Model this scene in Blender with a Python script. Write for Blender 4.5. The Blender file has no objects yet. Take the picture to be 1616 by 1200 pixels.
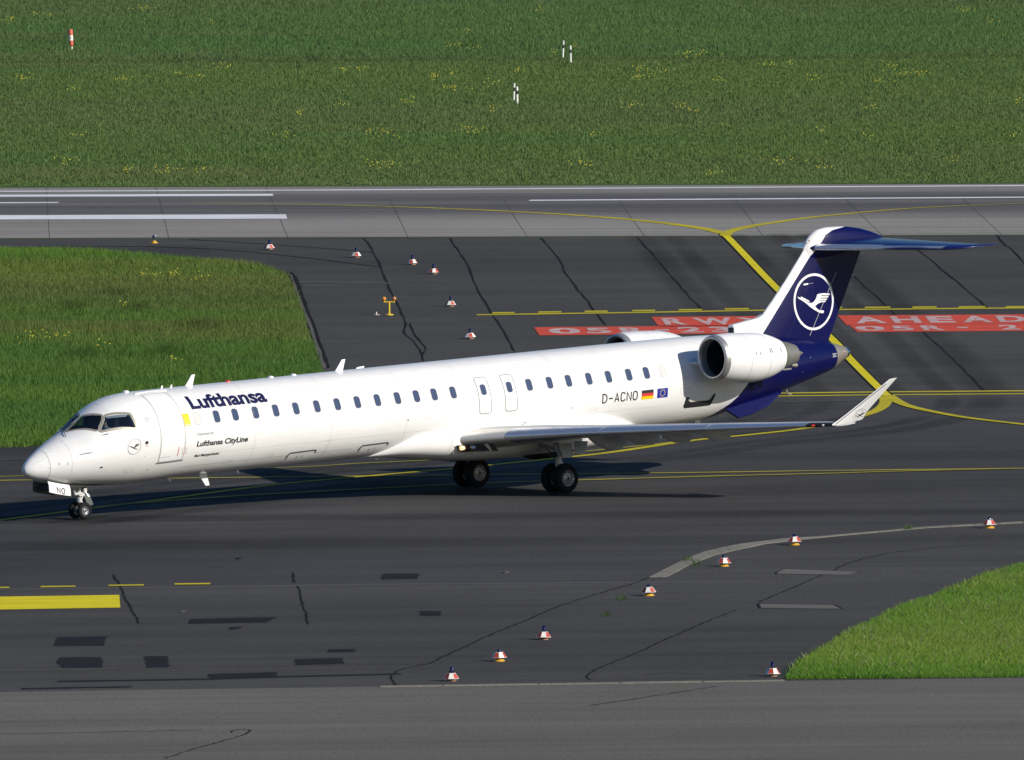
import bpy, bmesh, math, random
import numpy as np
from mathutils import Vector, Matrix, Quaternion
from mathutils.geometry import tessellate_polygon
random.seed(7); rng = np.random.default_rng(7)
R = math.radians
SC = bpy.context.scene
COL = SC.collection

# ---------------------------------------------------------------- camera
cam_d = bpy.data.cameras.new('camera'); cam = bpy.data.objects.new('camera', cam_d); COL.objects.link(cam)
cam_d.sensor_fit = 'HORIZONTAL'; cam_d.sensor_width = 36.0; cam_d.lens = 36.0*27633.48/1616.0
cam_d.clip_start = 1.0; cam_d.clip_end = 20000.0
_p, _r = 0.0568984, -0.012
_fw = Vector((0, math.cos(_p), -math.sin(_p))); _up = Vector((0, math.sin(_p), math.cos(_p))); _rt = Vector((1, 0, 0))
_rt2 = _rt*math.cos(_r)+_up*math.sin(_r); _up2 = _up*math.cos(_r)-_rt*math.sin(_r)
cam.matrix_world = Matrix(((_rt2.x, _up2.x, -_fw.x, 0), (_rt2.y, _up2.y, -_fw.y, 0), (_rt2.z, _up2.z, -_fw.z, 33.8715), (0, 0, 0, 1)))
SC.camera = cam

# ---------------------------------------------------------------- sky, sun, exposure
SUN_EL, SUN_AZ = 26.5, -33.0            # degrees; azimuth measured from +X towards +Y
w = bpy.data.worlds.new('World'); SC.world = w; w.use_nodes = True
nt = w.node_tree; bg = nt.nodes['Background']
sky = nt.nodes.new('ShaderNodeTexSky'); sky.sky_type = 'NISHITA'; sky.sun_disc = False
sky.sun_elevation = R(SUN_EL); sky.sun_rotation = R(90-SUN_AZ); sky.altitude = 50; sky.dust_density = 0.8; sky.ozone_density = 3.0
hs = nt.nodes.new('ShaderNodeHueSaturation'); hs.inputs['Saturation'].default_value = 1.35; hs.inputs['Hue'].default_value = .507; nt.links.new(sky.outputs[0], hs.inputs['Color']); nt.links.new(hs.outputs[0], bg.inputs[0]); bg.inputs[1].default_value = 0.07
sd = bpy.data.lights.new('sun', 'SUN'); sd.energy = 4.4; sd.angle = R(0.53); sd.color = (1.0, 0.94, 0.85)
so = bpy.data.objects.new('sun', sd); COL.objects.link(so)
_d = Vector((-math.cos(R(SUN_AZ))*math.cos(R(SUN_EL)), -math.sin(R(SUN_AZ))*math.cos(R(SUN_EL)), -math.sin(R(SUN_EL))))
so.rotation_euler = _d.to_track_quat('-Z', 'Y').to_euler(); so.location = (60, 400, 80)
SC.view_settings.view_transform = 'Standard'; SC.view_settings.look = 'None'
SC.view_settings.exposure = 0.2; SC.view_settings.gamma = 1.0; SC.view_settings.use_curve_mapping = False
# ---------------------------------------------------------------- materials
def _nodes(name):
    m = bpy.data.materials.new(name); m.use_nodes = True
    return m, m.node_tree, m.node_tree.nodes['Principled BSDF']
def N(nt, t, **kw):
    n = nt.nodes.new(t)
    for k, v in kw.items():
        if k.startswith('i_'):
            n.inputs[int(k[2:])].default_value = v
        else: setattr(n, k, v)
    return n
def L(nt, a, b): nt.links.new(a, b)
def ramp(nt, fac, stops):
    r = nt.nodes.new('ShaderNodeValToRGB'); e = r.color_ramp.elements
    while len(e) < len(stops): e.new(0.5)
    for q, (p, c) in zip(e, stops):
        q.position = p; q.color = (*c, 1) if len(c) == 3 else c
    L(nt, fac, r.inputs[0]); return r
def mixc(nt, fac, a, b, mode='MIX'):
    n = nt.nodes.new('ShaderNodeMix'); n.data_type = 'RGBA'; n.blend_type = mode
    for s, v in ((n.inputs[0], fac), (n.inputs[6], a), (n.inputs[7], b)):
        if hasattr(v, 'is_output'): L(nt, v, s)
        elif isinstance(v, (int, float)): s.default_value = v
        else: s.default_value = (*v, 1)
    return n.outputs[2]
def math_n(nt, op, a, b=0.0, c=0.0, clamp=False):
    n = nt.nodes.new('ShaderNodeMath'); n.operation = op; n.use_clamp = clamp
    for s, v in zip(n.inputs, (a, b, c)):
        if hasattr(v, 'is_output'): L(nt, v, s)
        else: s.default_value = v
    return n.outputs[0]
def noise(nt, vec, scale, detail=4, rough=.55, stretch=None, rot=0):
    if stretch or rot:
        mp = nt.nodes.new('ShaderNodeMapping'); mp.inputs[3].default_value = stretch or (1, 1, 1); mp.inputs[2].default_value = (0, 0, rot)
        L(nt, vec, mp.inputs[0]); vec = mp.outputs[0]
    n = nt.nodes.new('ShaderNodeTexNoise'); n.inputs['Scale'].default_value = scale
    n.inputs['Detail'].default_value = detail; n.inputs['Roughness'].default_value = rough
    L(nt, vec, n.inputs['Vector']); return n.outputs[0]
def simple(name, col, rough=.5, metal=0.0, var=.12, scale=6.0, coat=0.0, spec=.5, bump=0.0):
    m, nt, p = _nodes(name)
    tc = nt.nodes.new('ShaderNodeTexCoord')
    f = noise(nt, tc.outputs['Object'], scale, 5)
    c = mixc(nt, f, tuple(max(0, v*(1-var)) for v in col), tuple(min(1, v*(1+var)) for v in col))
    L(nt, c, p.inputs['Base Color']); p.inputs['Roughness'].default_value = rough; p.inputs['Metallic'].default_value = metal
    p.inputs['Coat Weight'].default_value = coat; p.inputs['Specular IOR Level'].default_value = spec
    if bump:
        b = N(nt, 'ShaderNodeBump'); b.inputs['Strength'].default_value = bump; L(nt, f, b.inputs['Height']); L(nt, b.outputs[0], p.inputs['Normal'])
    return m

# ---------------------------------------------------------------- mesh helpers
def link(name, me, parent=None):
    o = bpy.data.objects.new(name, me); COL.objects.link(o)
    if parent is not None: o.parent = parent
    return o
def tag(o, label=None, cat=None, group=None, kind=None):
    for k, v in (('label', label), ('category', cat), ('group', group), ('kind', kind)):
        if v: o[k] = v
    return o
def empty(name, loc, label, cat, group=None, rz=0.0):
    o = bpy.data.objects.new(name, None); COL.objects.link(o); o.location = loc; o.rotation_euler = (0, 0, rz)
    o.empty_display_size = .2
    return tag(o, label, cat, group)
class MB:
    def __init__(s): s.v = []; s.f = []; s.m = []
    def add(s, vs, fs, mi=0):
        b = len(s.v); s.v += [tuple(map(float, q)) for q in vs]; s.f += [tuple(b+i for i in f) for f in fs]; s.m += [mi]*len(fs); return s
    def box(s, c, d, mi=0, M=None):
        x, y, z = (q/2 for q in d)
        vs = [Vector((a*x, b*y, e*z)) for a in (-1, 1) for b in (-1, 1) for e in (-1, 1)]
        vs = [(M @ q if M else q)+Vector(c) for q in vs]
        return s.add(vs, [(0, 1, 3, 2), (4, 6, 7, 5), (0, 4, 5, 1), (2, 3, 7, 6), (0, 2, 6, 4), (1, 5, 7, 3)], mi)
    def rings(s, rings, closed=True, caps=True, mi=0):
        n = len(rings[0]); vs = [q for r in rings for q in r]; fs = []
        for i in range(len(rings)-1):
            for j in range(n if closed else n-1):
                k = (j+1) % n; fs.append((i*n+j, i*n+k, (i+1)*n+k, (i+1)*n+j))
        if caps and closed: fs += [tuple(range(n))[::-1], tuple((len(rings)-1)*n+j for j in range(n))]
        return s.add(vs, fs, mi)
    def tube(s, pts, r, n=8, mi=0, caps=True):
        pts = [Vector(p) for p in pts]; rs = r if isinstance(r, (list, tuple)) else [r]*len(pts); out = []
        for i, p in enumerate(pts):
            t = (pts[min(i+1, len(pts)-1)]-pts[max(i-1, 0)]).normalized()
            a = t.orthogonal().normalized() if i == 0 else (a-t*a.dot(t)).normalized()
            b = t.cross(a); out.append([p+(a*math.cos(2*math.pi*k/n)+b*math.sin(2*math.pi*k/n))*rs[i] for k in range(n)])
        return s.rings(out, mi=mi, caps=caps)
    def lathe(s, prof, axis='z', c=(0, 0, 0), n=32, mi=0, caps=False, a0=0.0):
        out = []
        for (h, r) in prof:
            ring = []
            for k in range(n):
                q = 2*math.pi*k/n+a0; u, v = r*math.cos(q), r*math.sin(q)
                p = (u, v, h) if axis == 'z' else (h, u, v) if axis == 'x' else (v, h, u)
                ring.append((p[0]+c[0], p[1]+c[1], p[2]+c[2]))
            out.append(ring)
        return s.rings(out, mi=mi, caps=caps)
    def prism(s, pts, ext, mi=0):           # polygon (3d pts) extruded by vector ext
        n = len(pts); e = Vector(ext); vs = [Vector(p) for p in pts]; vs += [p+e for p in vs]
        return s.add(vs, [tuple(range(n)), tuple(range(2*n-1, n-1, -1))]+[(i, i+n, (i+1) % n+n, (i+1) % n) for i in range(n)], mi)
    def mesh(s, name, mats, smooth=False, angle=None):
        me = bpy.data.meshes.new(name); me.from_pydata(s.v, [], s.f)
        for m in (mats if isinstance(mats, (list, tuple)) else [mats]): me.materials.append(m)
        me.polygons.foreach_set('material_index', s.m)
        bm = bmesh.new(); bm.from_mesh(me); bmesh.ops.remove_doubles(bm, verts=bm.verts, dist=1e-5); bmesh.ops.recalc_face_normals(bm, faces=bm.faces)
        if smooth:
            for f in bm.faces: f.smooth = True
            if angle:
                for e in bm.edges:
                    if len(e.link_faces) == 2 and e.calc_face_angle(0) > R(angle): e.smooth = False
        bm.to_mesh(me); bm.free(); me.update(); return me
    def build(s, name, mats, parent=None, smooth=False, angle=40):
        return link(name, s.mesh(name, mats, smooth, angle), parent)
def flat(name, polys, z, mat, parent=None):       # horizontal polygons at height z
    vs = []; fs = []
    for poly in polys:
        b = len(vs); vs += [(x, y, z) for x, y in poly]
        for t in tessellate_polygon([[Vector((x, y, 0)) for x, y in poly]]):
            f = [b+i for i in t]; p = [Vector(vs[i]) for i in f]
            if (p[1]-p[0]).cross(p[2]-p[0]).z < 0: f.reverse()
            fs.append(f)
    me = bpy.data.meshes.new(name); me.from_pydata(vs, [], fs); me.materials.append(mat); me.update()
    return link(name, me, parent)
def smooth_line(pts, k=6):
    P = [Vector((*p, 0)) for p in pts]; out = []
    for i in range(len(P)-1):
        p0 = P[max(i-1, 0)]; p1 = P[i]; p2 = P[i+1]; p3 = P[min(i+2, len(P)-1)]
        for j in range(k):
            t = j/k; t2 = t*t; t3 = t2*t
            out.append(tuple((.5*((2*p1)+(-p0+p2)*t+(2*p0-5*p1+4*p2-p3)*t2+(-p0+3*p1-3*p2+p3)*t3))[:2]))
    return out+[tuple(pts[-1])]
def ribbon(pts, wd, jit=0.0):                      # polyline -> polygon strip of quads
    wl = wd if isinstance(wd, (list, tuple)) else [wd]*len(pts); Lf = []; Rt = []
    for i, p in enumerate(pts):
        a = Vector(pts[max(i-1, 0)]); b = Vector(pts[min(i+1, len(pts)-1)]); t = (b-a).normalized(); n = Vector((-t.y, t.x))
        wj = wl[i]*(1+jit*(random.random()-.5)*2)/2; c = Vector(p)+n*(random.random()-.5)*jit*wl[i]
        Lf.append(tuple(c+n*wj)); Rt.append(tuple(c-n*wj))
    return [[Lf[i], Lf[i+1], Rt[i+1], Rt[i]] for i in range(len(pts)-1)]
def line(name, pts, wd, z, mat, parent, smooth=True, jit=0.0, k=6):
    q = smooth_line(pts, k) if smooth and len(pts) > 2 else pts
    if isinstance(wd, (list, tuple)) and smooth and len(pts) > 2:
        wd = list(np.interp(np.linspace(0, len(wd)-1, len(q)), range(len(wd)), wd))
    return flat(name, ribbon(q, wd, jit), z, mat, parent)
def text2d(body, bold=0.0, space=1.0):
    cu = bpy.data.curves.new('lettering', 'FONT'); cu.body = body; cu.offset = bold; cu.space_character = space; cu.resolution_u = 5
    o = bpy.data.objects.new('lettering', cu); COL.objects.link(o); dg = bpy.context.evaluated_depsgraph_get(); dg.update()
    me = bpy.data.meshes.new_from_object(o.evaluated_get(dg)); vs = [tuple(v.co[:2]) for v in me.vertices]; fs = [tuple(p.vertices) for p in me.polygons]
    bpy.data.objects.remove(o); bpy.data.curves.remove(cu); bpy.data.meshes.remove(me)
    return vs, fs
def fit2d(vs, x0, x1, capref=.729):                # scale so that width runs x0..x1 ; baseline 0, cap height 1
    a = min(v[0] for v in vs); b = max(v[0] for v in vs)
    return [(x0+(v[0]-a)/(b-a)*(x1-x0), v[1]/capref) for v in vs]
# ---------------------------------------------------------------- surveyed positions on the ground (metres)
RUNWAY_FAR = [(-23.28,743.74),(23.33,735.61)]
RUNWAY_NEAR = [(-21.84,696.8),(21.88,690.53)]
APRON = [(-14.41,454.5),(-3.2,454.86),(13.25,455.31),(14.31,455.37)]
ISLAND = [(-21.61,689.24),(-20.09,688.37),(-18.07,687.37),(-16.28,685.44),(-13.71,680.84),(-11.17,676.3),(-9.25,670.52),(-8.6,666.55),(-8.24,658.5),(-7.87,645.69),(-7.26,624.03),(-6.67,603.76),(-6.08,581.12),(-6.28,569.82),(-7.55,564.57),(-10.38,562.42),(-13.41,561.34),(-15.23,560.69),(-16.43,559.92),(-17.63,559.49)]
CORNER = [(7.05,455.65),(7.25,457.64),(8.2,464.58),(9.19,471.49),(10.18,477.88),(11.17,482.93),(12.16,487.33),(13.36,492.29),(14.48,496.31),(15.71,498.77),(14.31,455.37)]
CRACKS = [[(-5.88,694.71),(-5.65,692.08),(-5.33,682.72),(-5.01,672.8),(-4.74,661.6),(-4.44,652.28),(-4.15,643.22),(-3.86,632.96),(-3.78,624.46),(-3.41,618.17),(-3.06,606.69)],[(-3.66,631.49),(-3.49,624.4),(-3.04,614.69),(-3.11,610.68)],[(-2.39,693.85),(-1.94,681.07),(-1.5,665.56),(-1.16,651.52),(-0.76,639.5),(-0.37,627.92),(0.14,611.98)],[(1.21,693.31),(1.77,679.35),(2.12,664.71),(2.55,652.19),(2.96,640.12),(3.39,628.49)],[(5.04,692.88),(5.41,682.62),(5.93,666.99),(6.46,651.28),(6.96,637.75)],[(15.85,679.9),(16.49,662.52),(17.36,637.03)],[(14.57,622.53),(15.15,607.33),(15.81,584.8)],[(19.23,691.49),(19.3,684.08),(19.51,677.78),(19.87,657.5)],[(12.97,660.53),(13.52,644.81),(13.9,632.86)]]
SEAMS = [[(-18.68,691.57),(-15.15,690.45),(-11.63,687.32),(-8.1,679.98),(-5.06,671.93)],[(-12.73,695.49),(-8.19,688.51),(-5.34,683.29)]]
FINE = [[(-11.45,499.16),(-11.36,497.47),(-11.21,495.2),(-11.08,493.04),(-10.92,489.37),(-10.72,486.13),(-10.47,482.08),(-10.31,479.3)],[(-6.31,499.05),(-6.25,494.91)],[(-6.12,493.33),(-5.99,489.28),(-5.86,484.54),(-5.75,481.74),(-5.66,478.06)],[(-8.7,431.75),(-8.32,433.4),(-7.89,435.21),(-7.61,436.07),(-7.28,437.39),(-6.94,438.64),(-6.72,440.52),(-7.03,440.8),(-7.19,439.83)],[(-2.26,462.95),(-1.95,465.05),(-1.27,469.28),(-0.52,474.03),(0.26,478.42),(1.11,483.35),(2.11,487.88),(2.92,491.08),(3.4,492.93),(3.85,495.48)],[(-3.12,455.12),(-3.27,457.63),(-3.15,460.13),(-2.94,461.11),(-2.26,462.95)],[(1.92,456.37),(1.89,458.05),(2.15,460.11),(3.12,465.24),(4.12,471.03),(5.13,476.68),(6.07,481.57)],[(6.78,484.75),(7.71,489.81),(8.74,495.45),(9.49,499.77),(10.37,503.13),(11.23,505.01),(12.64,506.8),(14.02,507.58)],[(3.36,457.85),(4.11,458.39),(4.87,457.77)],[(-13.02,440.35),(-11.47,440.34),(-7.92,440.87)],[(1.9,447.41),(3.12,449.63),(5.23,453.52)],[(-8.69,501.66),(-8.48,501.62)]]
PATCHES = [[(-12.42,474.24),(-11.05,474.46),(-11.1,472.51),(-11.05,470.91),(-12.46,470.97)],[(-12.2,466.74),(-11.07,466.72),(-10.96,464.81),(-10.95,462.84),(-12.07,462.86),(-12.22,465.02)],[(-9.92,466.79),(-9.27,466.69),(-9.18,462.64),(-9.77,462.48)],[(-8.92,480.71),(-6.53,481.13),(-6.8,478.98),(-8.95,478.8)],[(-7.81,477.51),(-7.47,477.55),(-7.51,476.47),(-7.83,476.34)],[(-5.04,468.51),(-4.29,468.47),(-4.29,467.34),(-5.01,467.28)],[(-5.89,465.01),(-4.61,465.31),(-4.53,463.07),(-5.86,462.78)],[(-8.13,460.1),(-6.32,460.39),(-6.28,458.46),(-8.04,458.49)],[(-12.88,455.87),(-9.99,456.06),(-9.98,455.57),(-12.86,455.29)],[(-3.76,498.2),(-2.72,498.11),(-2.74,495.86),(-3.78,495.94)],[(-2.63,482.69),(-2.01,482.67),(-2.06,480.74),(-2.62,480.84)]]
TAR = [[(-12.01,457.97),(-8.03,458.15),(-6.29,458.71),(-3.56,459.1),(-3.04,459.27)]]
DRAIN = [[(-13.88,461.71),(-8.66,462.3),(-3.58,462.74),(-2.44,462.73)]]
CURB = [(-3.53,454.78),(-1.88,454.82),(0.61,454.91),(2.74,455.01),(7.04,455.21)]
SLABS = [[(7.46,496.66),(7.72,498.09),(9.8,496.54),(9.47,495.22),(7.43,495.97)],[(6.75,484.01),(8.87,483.08),(9.04,481.47),(6.78,482.23)]]
EDGE_O = [(3.82,495.34),(4.81,502.11),(5.53,506.04),(6.52,508.94),(7.93,511.28),(9.05,512.13),(10.25,513.48),(12.17,515.78),(15.11,517.59),(15.71,517.91)]
EDGE_I = [(4.34,495.44),(5.06,500.56),(5.78,504.26),(6.49,506.58),(7.35,509.0),(8.61,510.95),(10.24,512.96),(12.16,515.14),(15.1,516.95),(15.69,517.27)]
CHAN_I = [(-8.57,668.43),(-8.4,664.28),(-8.13,654.57),(-7.73,640.5),(-7.24,625.56),(-6.86,611.73),(-6.62,603.06)]
CHAN_O = [(-8.42,668.4),(-8.16,663.41),(-7.75,649.75),(-7.26,634.38),(-6.6,612.64),(-6.32,603.0)]
Y_A = [(-16.77,544.39),(-15.61,544.99),(-7.34,547.67),(-4.77,549.42),(-1.95,550.98),(-0.19,552.26),(2.32,554.23),(5.61,559.24)]
Y_B = [(-16.12,522.72),(-15.4,523.76),(-13.58,527.25),(-12.76,528.73),(-10.82,532.43),(-7.62,538.72),(-4.91,542.43),(-1.84,546.12),(-0.45,548.03),(1.21,550.52),(3.02,553.27),(5.61,558.91),(7.55,561.72),(9.19,564.4),(10.52,567.82),(11.6,572.15),(12.11,575.41),(12.36,578.77),(12.43,582.74)]
Y_C = [(-16.73,542.81),(-15.55,542.96),(-7.48,543.02),(-5.41,543.0),(5.32,542.73),(9.65,542.88),(16.74,542.84)]
Y_D = [(-12.85,528.75),(-11.84,530.51),(-9.85,532.55),(-7.56,534.55),(-2.3,537.87),(0.1,538.96),(5.29,540.47),(7.26,540.94),(9.62,541.36),(12.59,542.21),(15.55,542.75)]
Y_E1 = [(6.19,584.96),(9.15,584.78),(12.54,584.74),(18.04,584.33)]
Y_E2 = [(6.17,583.31),(9.12,583.14),(12.51,583.1),(17.99,582.69)]
SEAM_P = [(7.17,579.47),(9.07,579.62),(12.02,580.17)]
FAINT = [[(-8.01,661.47),(-6.37,660.62),(-4.45,659.47)],[(-7.83,658.4),(-6.23,657.75)]]
PALE_J = [(-17.04,553.34),(-15.36,553.53)]
Y_H = [(-1.26,636.37),(5.38,636.74),(9.08,637.12),(13.69,636.9),(19.68,636.54)]
Y_HD = [[(-0.69,637.54),(0.12,637.53)],[(0.98,637.69),(1.83,637.67)],[(2.68,637.83),(3.52,637.81)],[(4.42,637.96),(5.25,637.94)],[(6.11,638.1),(6.97,638.08)],[(7.8,638.37),(8.68,638.35)],[(9.52,638.42),(10.37,638.4)],[(11.23,638.38),(12.08,638.36)],[(12.91,638.22),(13.84,638.18)],[(14.64,638.0),(15.52,637.97)],[(16.32,637.75),(17.29,637.7)],[(18.03,637.49),(18.95,637.46)]]
Y_M = [(8.48,694.92),(8.57,692.57),(8.81,685.88),(9.97,651.05),(11.29,618.28),(11.75,603.33),(12.33,586.82),(12.5,582.73)]
Y_ML = [(-13.28,726.32),(-10.63,725.08),(-4.83,721.08),(1.17,714.05),(5.0,707.13),(7.48,700.13),(8.48,694.92)]
Y_MR = [(21.72,717.63),(16.7,714.49),(12.71,708.42),(10.84,704.06),(9.51,700.15),(8.7,696.17),(8.53,693.1)]
Y_R = [(12.5,582.73),(12.61,581.32),(13.02,576.83),(13.88,572.85),(14.91,569.37),(16.55,565.56),(17.77,562.91)]
Y_BAR = [(-14.98,490.42),(-11.1,490.6),(-10.96,485.48),(-14.83,485.24)]
Y_DASH = [[(-15.09,494.22),(-14.29,494.26)],[(-13.41,494.37),(-12.42,494.38)],[(-11.5,494.56),(-10.49,494.57)],[(-9.63,494.81),(-8.61,494.81)]]
GREY_SEAM = [(-15.25,493.65),(-9.16,493.63),(-3.79,493.73),(3.9,493.3),(6.94,493.03)]
W_EDGE = [(-23.15,739.44),(-7.05,736.58),(0.1,735.82),(23.25,732.95)]
W_FAR = [(-23.03,735.37),(-9.92,732.89)]
W_NEAR = [(-22.44,716.2),(-9.12,713.6)]
W_C1 = [(-22.83,728.94),(-18.8,728.36)]
W_C2 = [(0.82,725.23),(22.91,722.52)]
W_FARQ = [(-23.06,736.29),(-9.94,733.87),(-9.89,731.97),(-23.0,734.38)]
W_NEARQ = [(-22.5,718.01),(-9.16,715.46),(-9.07,711.75),(-22.38,714.33)]
RUB = [(-22.71,725.09),(22.76,717.91)]
JOINTS = [[(-19.67,742.62),(-18.34,696.35)],[(-14.98,741.39),(-13.56,695.44)],[(-10.33,740.76),(-8.81,694.94)],[(-5.0,727.86),(-4.03,694.13)],[(-0.28,726.64),(0.7,693.48)],[(4.48,725.42),(5.36,692.59)],[(9.32,724.17),(10.02,692.21)],[(13.89,722.99),(14.72,691.57)],[(18.7,721.75),(19.44,690.92)]]
RED = [[(5.08,633.56),(10.44,633.08),(10.67,626.54),(5.29,626.9)],[(11.82,632.99),(20.0,632.13),(20.03,625.93),(12.01,626.46)],[(0.82,627.47),(10.02,627.11),(10.25,621.61),(0.99,622.12)],[(12.1,626.35),(20.03,625.85),(20.1,621.09),(12.32,621.78)]]
LIGHT_up = [(-14.11,692.75),(-9.46,686.44),(-6.0,679.48),(-3.78,673.32),(-2.94,666.17),(-2.23,642.41),(-1.47,620.47)]
LIGHT_lo = [(-1.68,456.51),(-0.43,463.39),(0.77,471.23),(3.75,487.77),(5.99,499.56),(8.16,508.32),(14.01,514.86),(6.72,456.83)]
MISC = {'guard':(-4.44,637.0),'stub':(-4.91,637.11),'post':(-22.3,894.77),'del1':(2.74,878.13),'del2':(3.11,871.87),'del3':(0.24,825.36),'del4':(0.4,822.41)}
FLOWERS = [(-26.69,936.61,1),(-25.35,943.66,0.6),(-24.58,941.52,0.5),(-19.97,949.48,1.4),(-15.66,925.64,0.4),(-2.19,911.37,0.6),(-2.7,890.72,0.8),(-1.6,888.68,0.6),(-14.25,868.72,1.3),(-15.41,854.07,1),(-18.77,853.53,1.3),(-23.79,857.38,1),(-21.07,842.76,0.6),(-16.2,859.78,0.4),(-8.03,862.03,0.8),(-7.35,862.62,0.6),(-3.65,852.08,0.8),(-2.63,838.04,1.5),(-4.8,823.92,1.2),(-5.81,788.81,2.2),(-1.82,791.69,1.8),(-3.62,852.07,0.6),(-2.86,857.31,0.7),(-19.47,789.96,0.6),(-19.35,764.25,1.3),(-16.65,754.94,0.8),(-14.6,755.0,1.6),(-13.22,754.03,0.9),(-10.21,786.72,0.9),(-5.45,756.21,1.8),(-9.77,810.39,0.6),(-7.8,819.75,0.5),(-0.68,813.41,0.7),(-0.75,843.53,0.8),(9.37,876.89,2),(7.06,855.86,2.6),(6.38,848.28,1),(10.01,844.12,0.8),(14.0,863.26,0.5),(12.73,862.05,0.8),(18.93,860.15,0.7),(19.07,849.87,1.2),(19.91,848.84,1),(17.74,841.03,0.9),(14.75,844.22,1),(24.34,932.79,1),(25.32,916.78,0.5),(3.48,888.76,0.5),(2.37,881.56,0.5),(5.76,815.81,0.9),(8.02,813.74,0.7),(8.46,807.97,0.7),(13.86,786.63,0.6),(15.92,780.11,0.6),(22.41,777.0,0.6),(3.8,785.46,0.5),(3.17,755.12,1.4),(11.8,755.87,1.4),(13.35,749.36,0.7),(8.75,745.78,0.8),(19.19,755.72,0.5),(23.87,815.56,0.6),(16.89,811.17,0.6),(-17.23,622.08,1.4),(-16.33,623.12,1.2),(-13.65,665.37,1.2),(-12.61,665.13,0.8),(-11.79,662.59,0.9),(-14.51,616.58,0.5),(-11.8,605.64,0.7),(-14.14,643.13,0.5),(0.55,857.84,0.5),(1.67,942.24,0.5)]
DARK = [(-22.59,904.74),(-24.19,906.99),(-19.08,906.23),(-9.79,881.21),(-1.36,899.71),(-11.33,765.2),(12.31,761.92),(15.81,757.87),(17.39,766.82),(19.82,766.16),(8.97,759.72),(9.7,869.43),(-14.81,652.68),(-16.12,643.14),(-13.76,641.73),(-14.9,611.44),(-12.03,611.62),(-11.1,629.07)]
WEEDS = [(2.96,486.12),(11.59,514.74),(2.52,479.93),(5.23,500.09),(5.0,502.29)]
SPECK = [(-7.98,505.43),(-9.22,483.68),(-0.26,498.12)]
# ---------------------------------------------------------------- setting: materials
RW = math.atan2(RUNWAY_FAR[1][1]-RUNWAY_FAR[0][1], RUNWAY_FAR[1][0]-RUNWAY_FAR[0][0])     # runway heading
def asphalt(name, c0, c1, streak=.5, grain=.35, rough=.85):
    m, nt, p = _nodes(name); tc = nt.nodes.new('ShaderNodeTexCoord'); v = tc.outputs['Object']
    big = noise(nt, v, .035, 5, .6); st = noise(nt, v, .9, 5, .65, (.05, 1.0, 1), -RW); st2 = noise(nt, v, .25, 4, .6, (.12, 1.0, 1), -RW)
    gr = noise(nt, v, 9.0, 3, .7); fl = noise(nt, v, 60.0, 2, .6)
    f = math_n(nt, 'ADD', math_n(nt, 'MULTIPLY', big, .45), math_n(nt, 'MULTIPLY', math_n(nt, 'ADD', st, st2), .275))
    r = ramp(nt, f, [(.36, c0), (.64, c1)])
    g = ramp(nt, gr, [(.3, (1-grain,)*3), (.7, (1+grain*.6,)*3)])
    c = mixc(nt, 1.0, r.outputs[0], g.outputs[0], 'MULTIPLY')
    s = ramp(nt, fl, [(.72, (1, 1, 1)), (.8, (1.5, 1.5, 1.45))]); c = mixc(nt, 1.0, c, s.outputs[0], 'MULTIPLY')
    L(nt, c, p.inputs['Base Color']); p.inputs['Roughness'].default_value = rough; p.inputs['Specular IOR Level'].default_value = .10
    b = N(nt, 'ShaderNodeBump'); b.inputs['Strength'].default_value = .5; b.inputs['Distance'].default_value = .02
    L(nt, fl, b.inputs['Height']); L(nt, b.outputs[0], p.inputs['Normal'])
    return m
M_TAXI = asphalt('taxiway_asphalt', (.043, .0415, .0415), (.092, .0885, .087))
M_TAXI3 = asphalt('shoulder_asphalt', (.052, .0495, .047), (.100, .096, .091))
M_TAXI2 = asphalt('cross_taxiway_asphalt', (.049, .0482, .0455), (.096, .0945, .088))
M_APRON = asphalt('apron_asphalt', (.104, .097, .086), (.180, .168, .149))
M_PATCH = asphalt('fresh_asphalt', (.016, .0155, .018), (.025, .024, .027), grain=.3)
M_TAR = simple('crack_sealer', (.017, .017, .018), .95, var=.4, scale=2, spec=.05)
M_SEAM = simple('joint_groove', (.030, .029, .032), .95, var=.3, scale=2, spec=.05)
M_CONC = asphalt('pale_concrete', (.17, .16, .13), (.275, .26, .215), grain=.3)
M_SEAMP = asphalt('pale_joint_asphalt', (.095, .09, .082), (.135, .128, .118), grain=.4)
M_JOINT = simple('runway_joint_filler', (.075, .072, .07), .95, var=.3, spec=.05)
M_CONC2 = asphalt('worn_slab_concrete', (.115, .11, .095), (.19, .18, .16), grain=.3)
M_KERB = asphalt('channel_slab_concrete', (.10, .095, .083), (.15, .142, .125), grain=.4)
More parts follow.
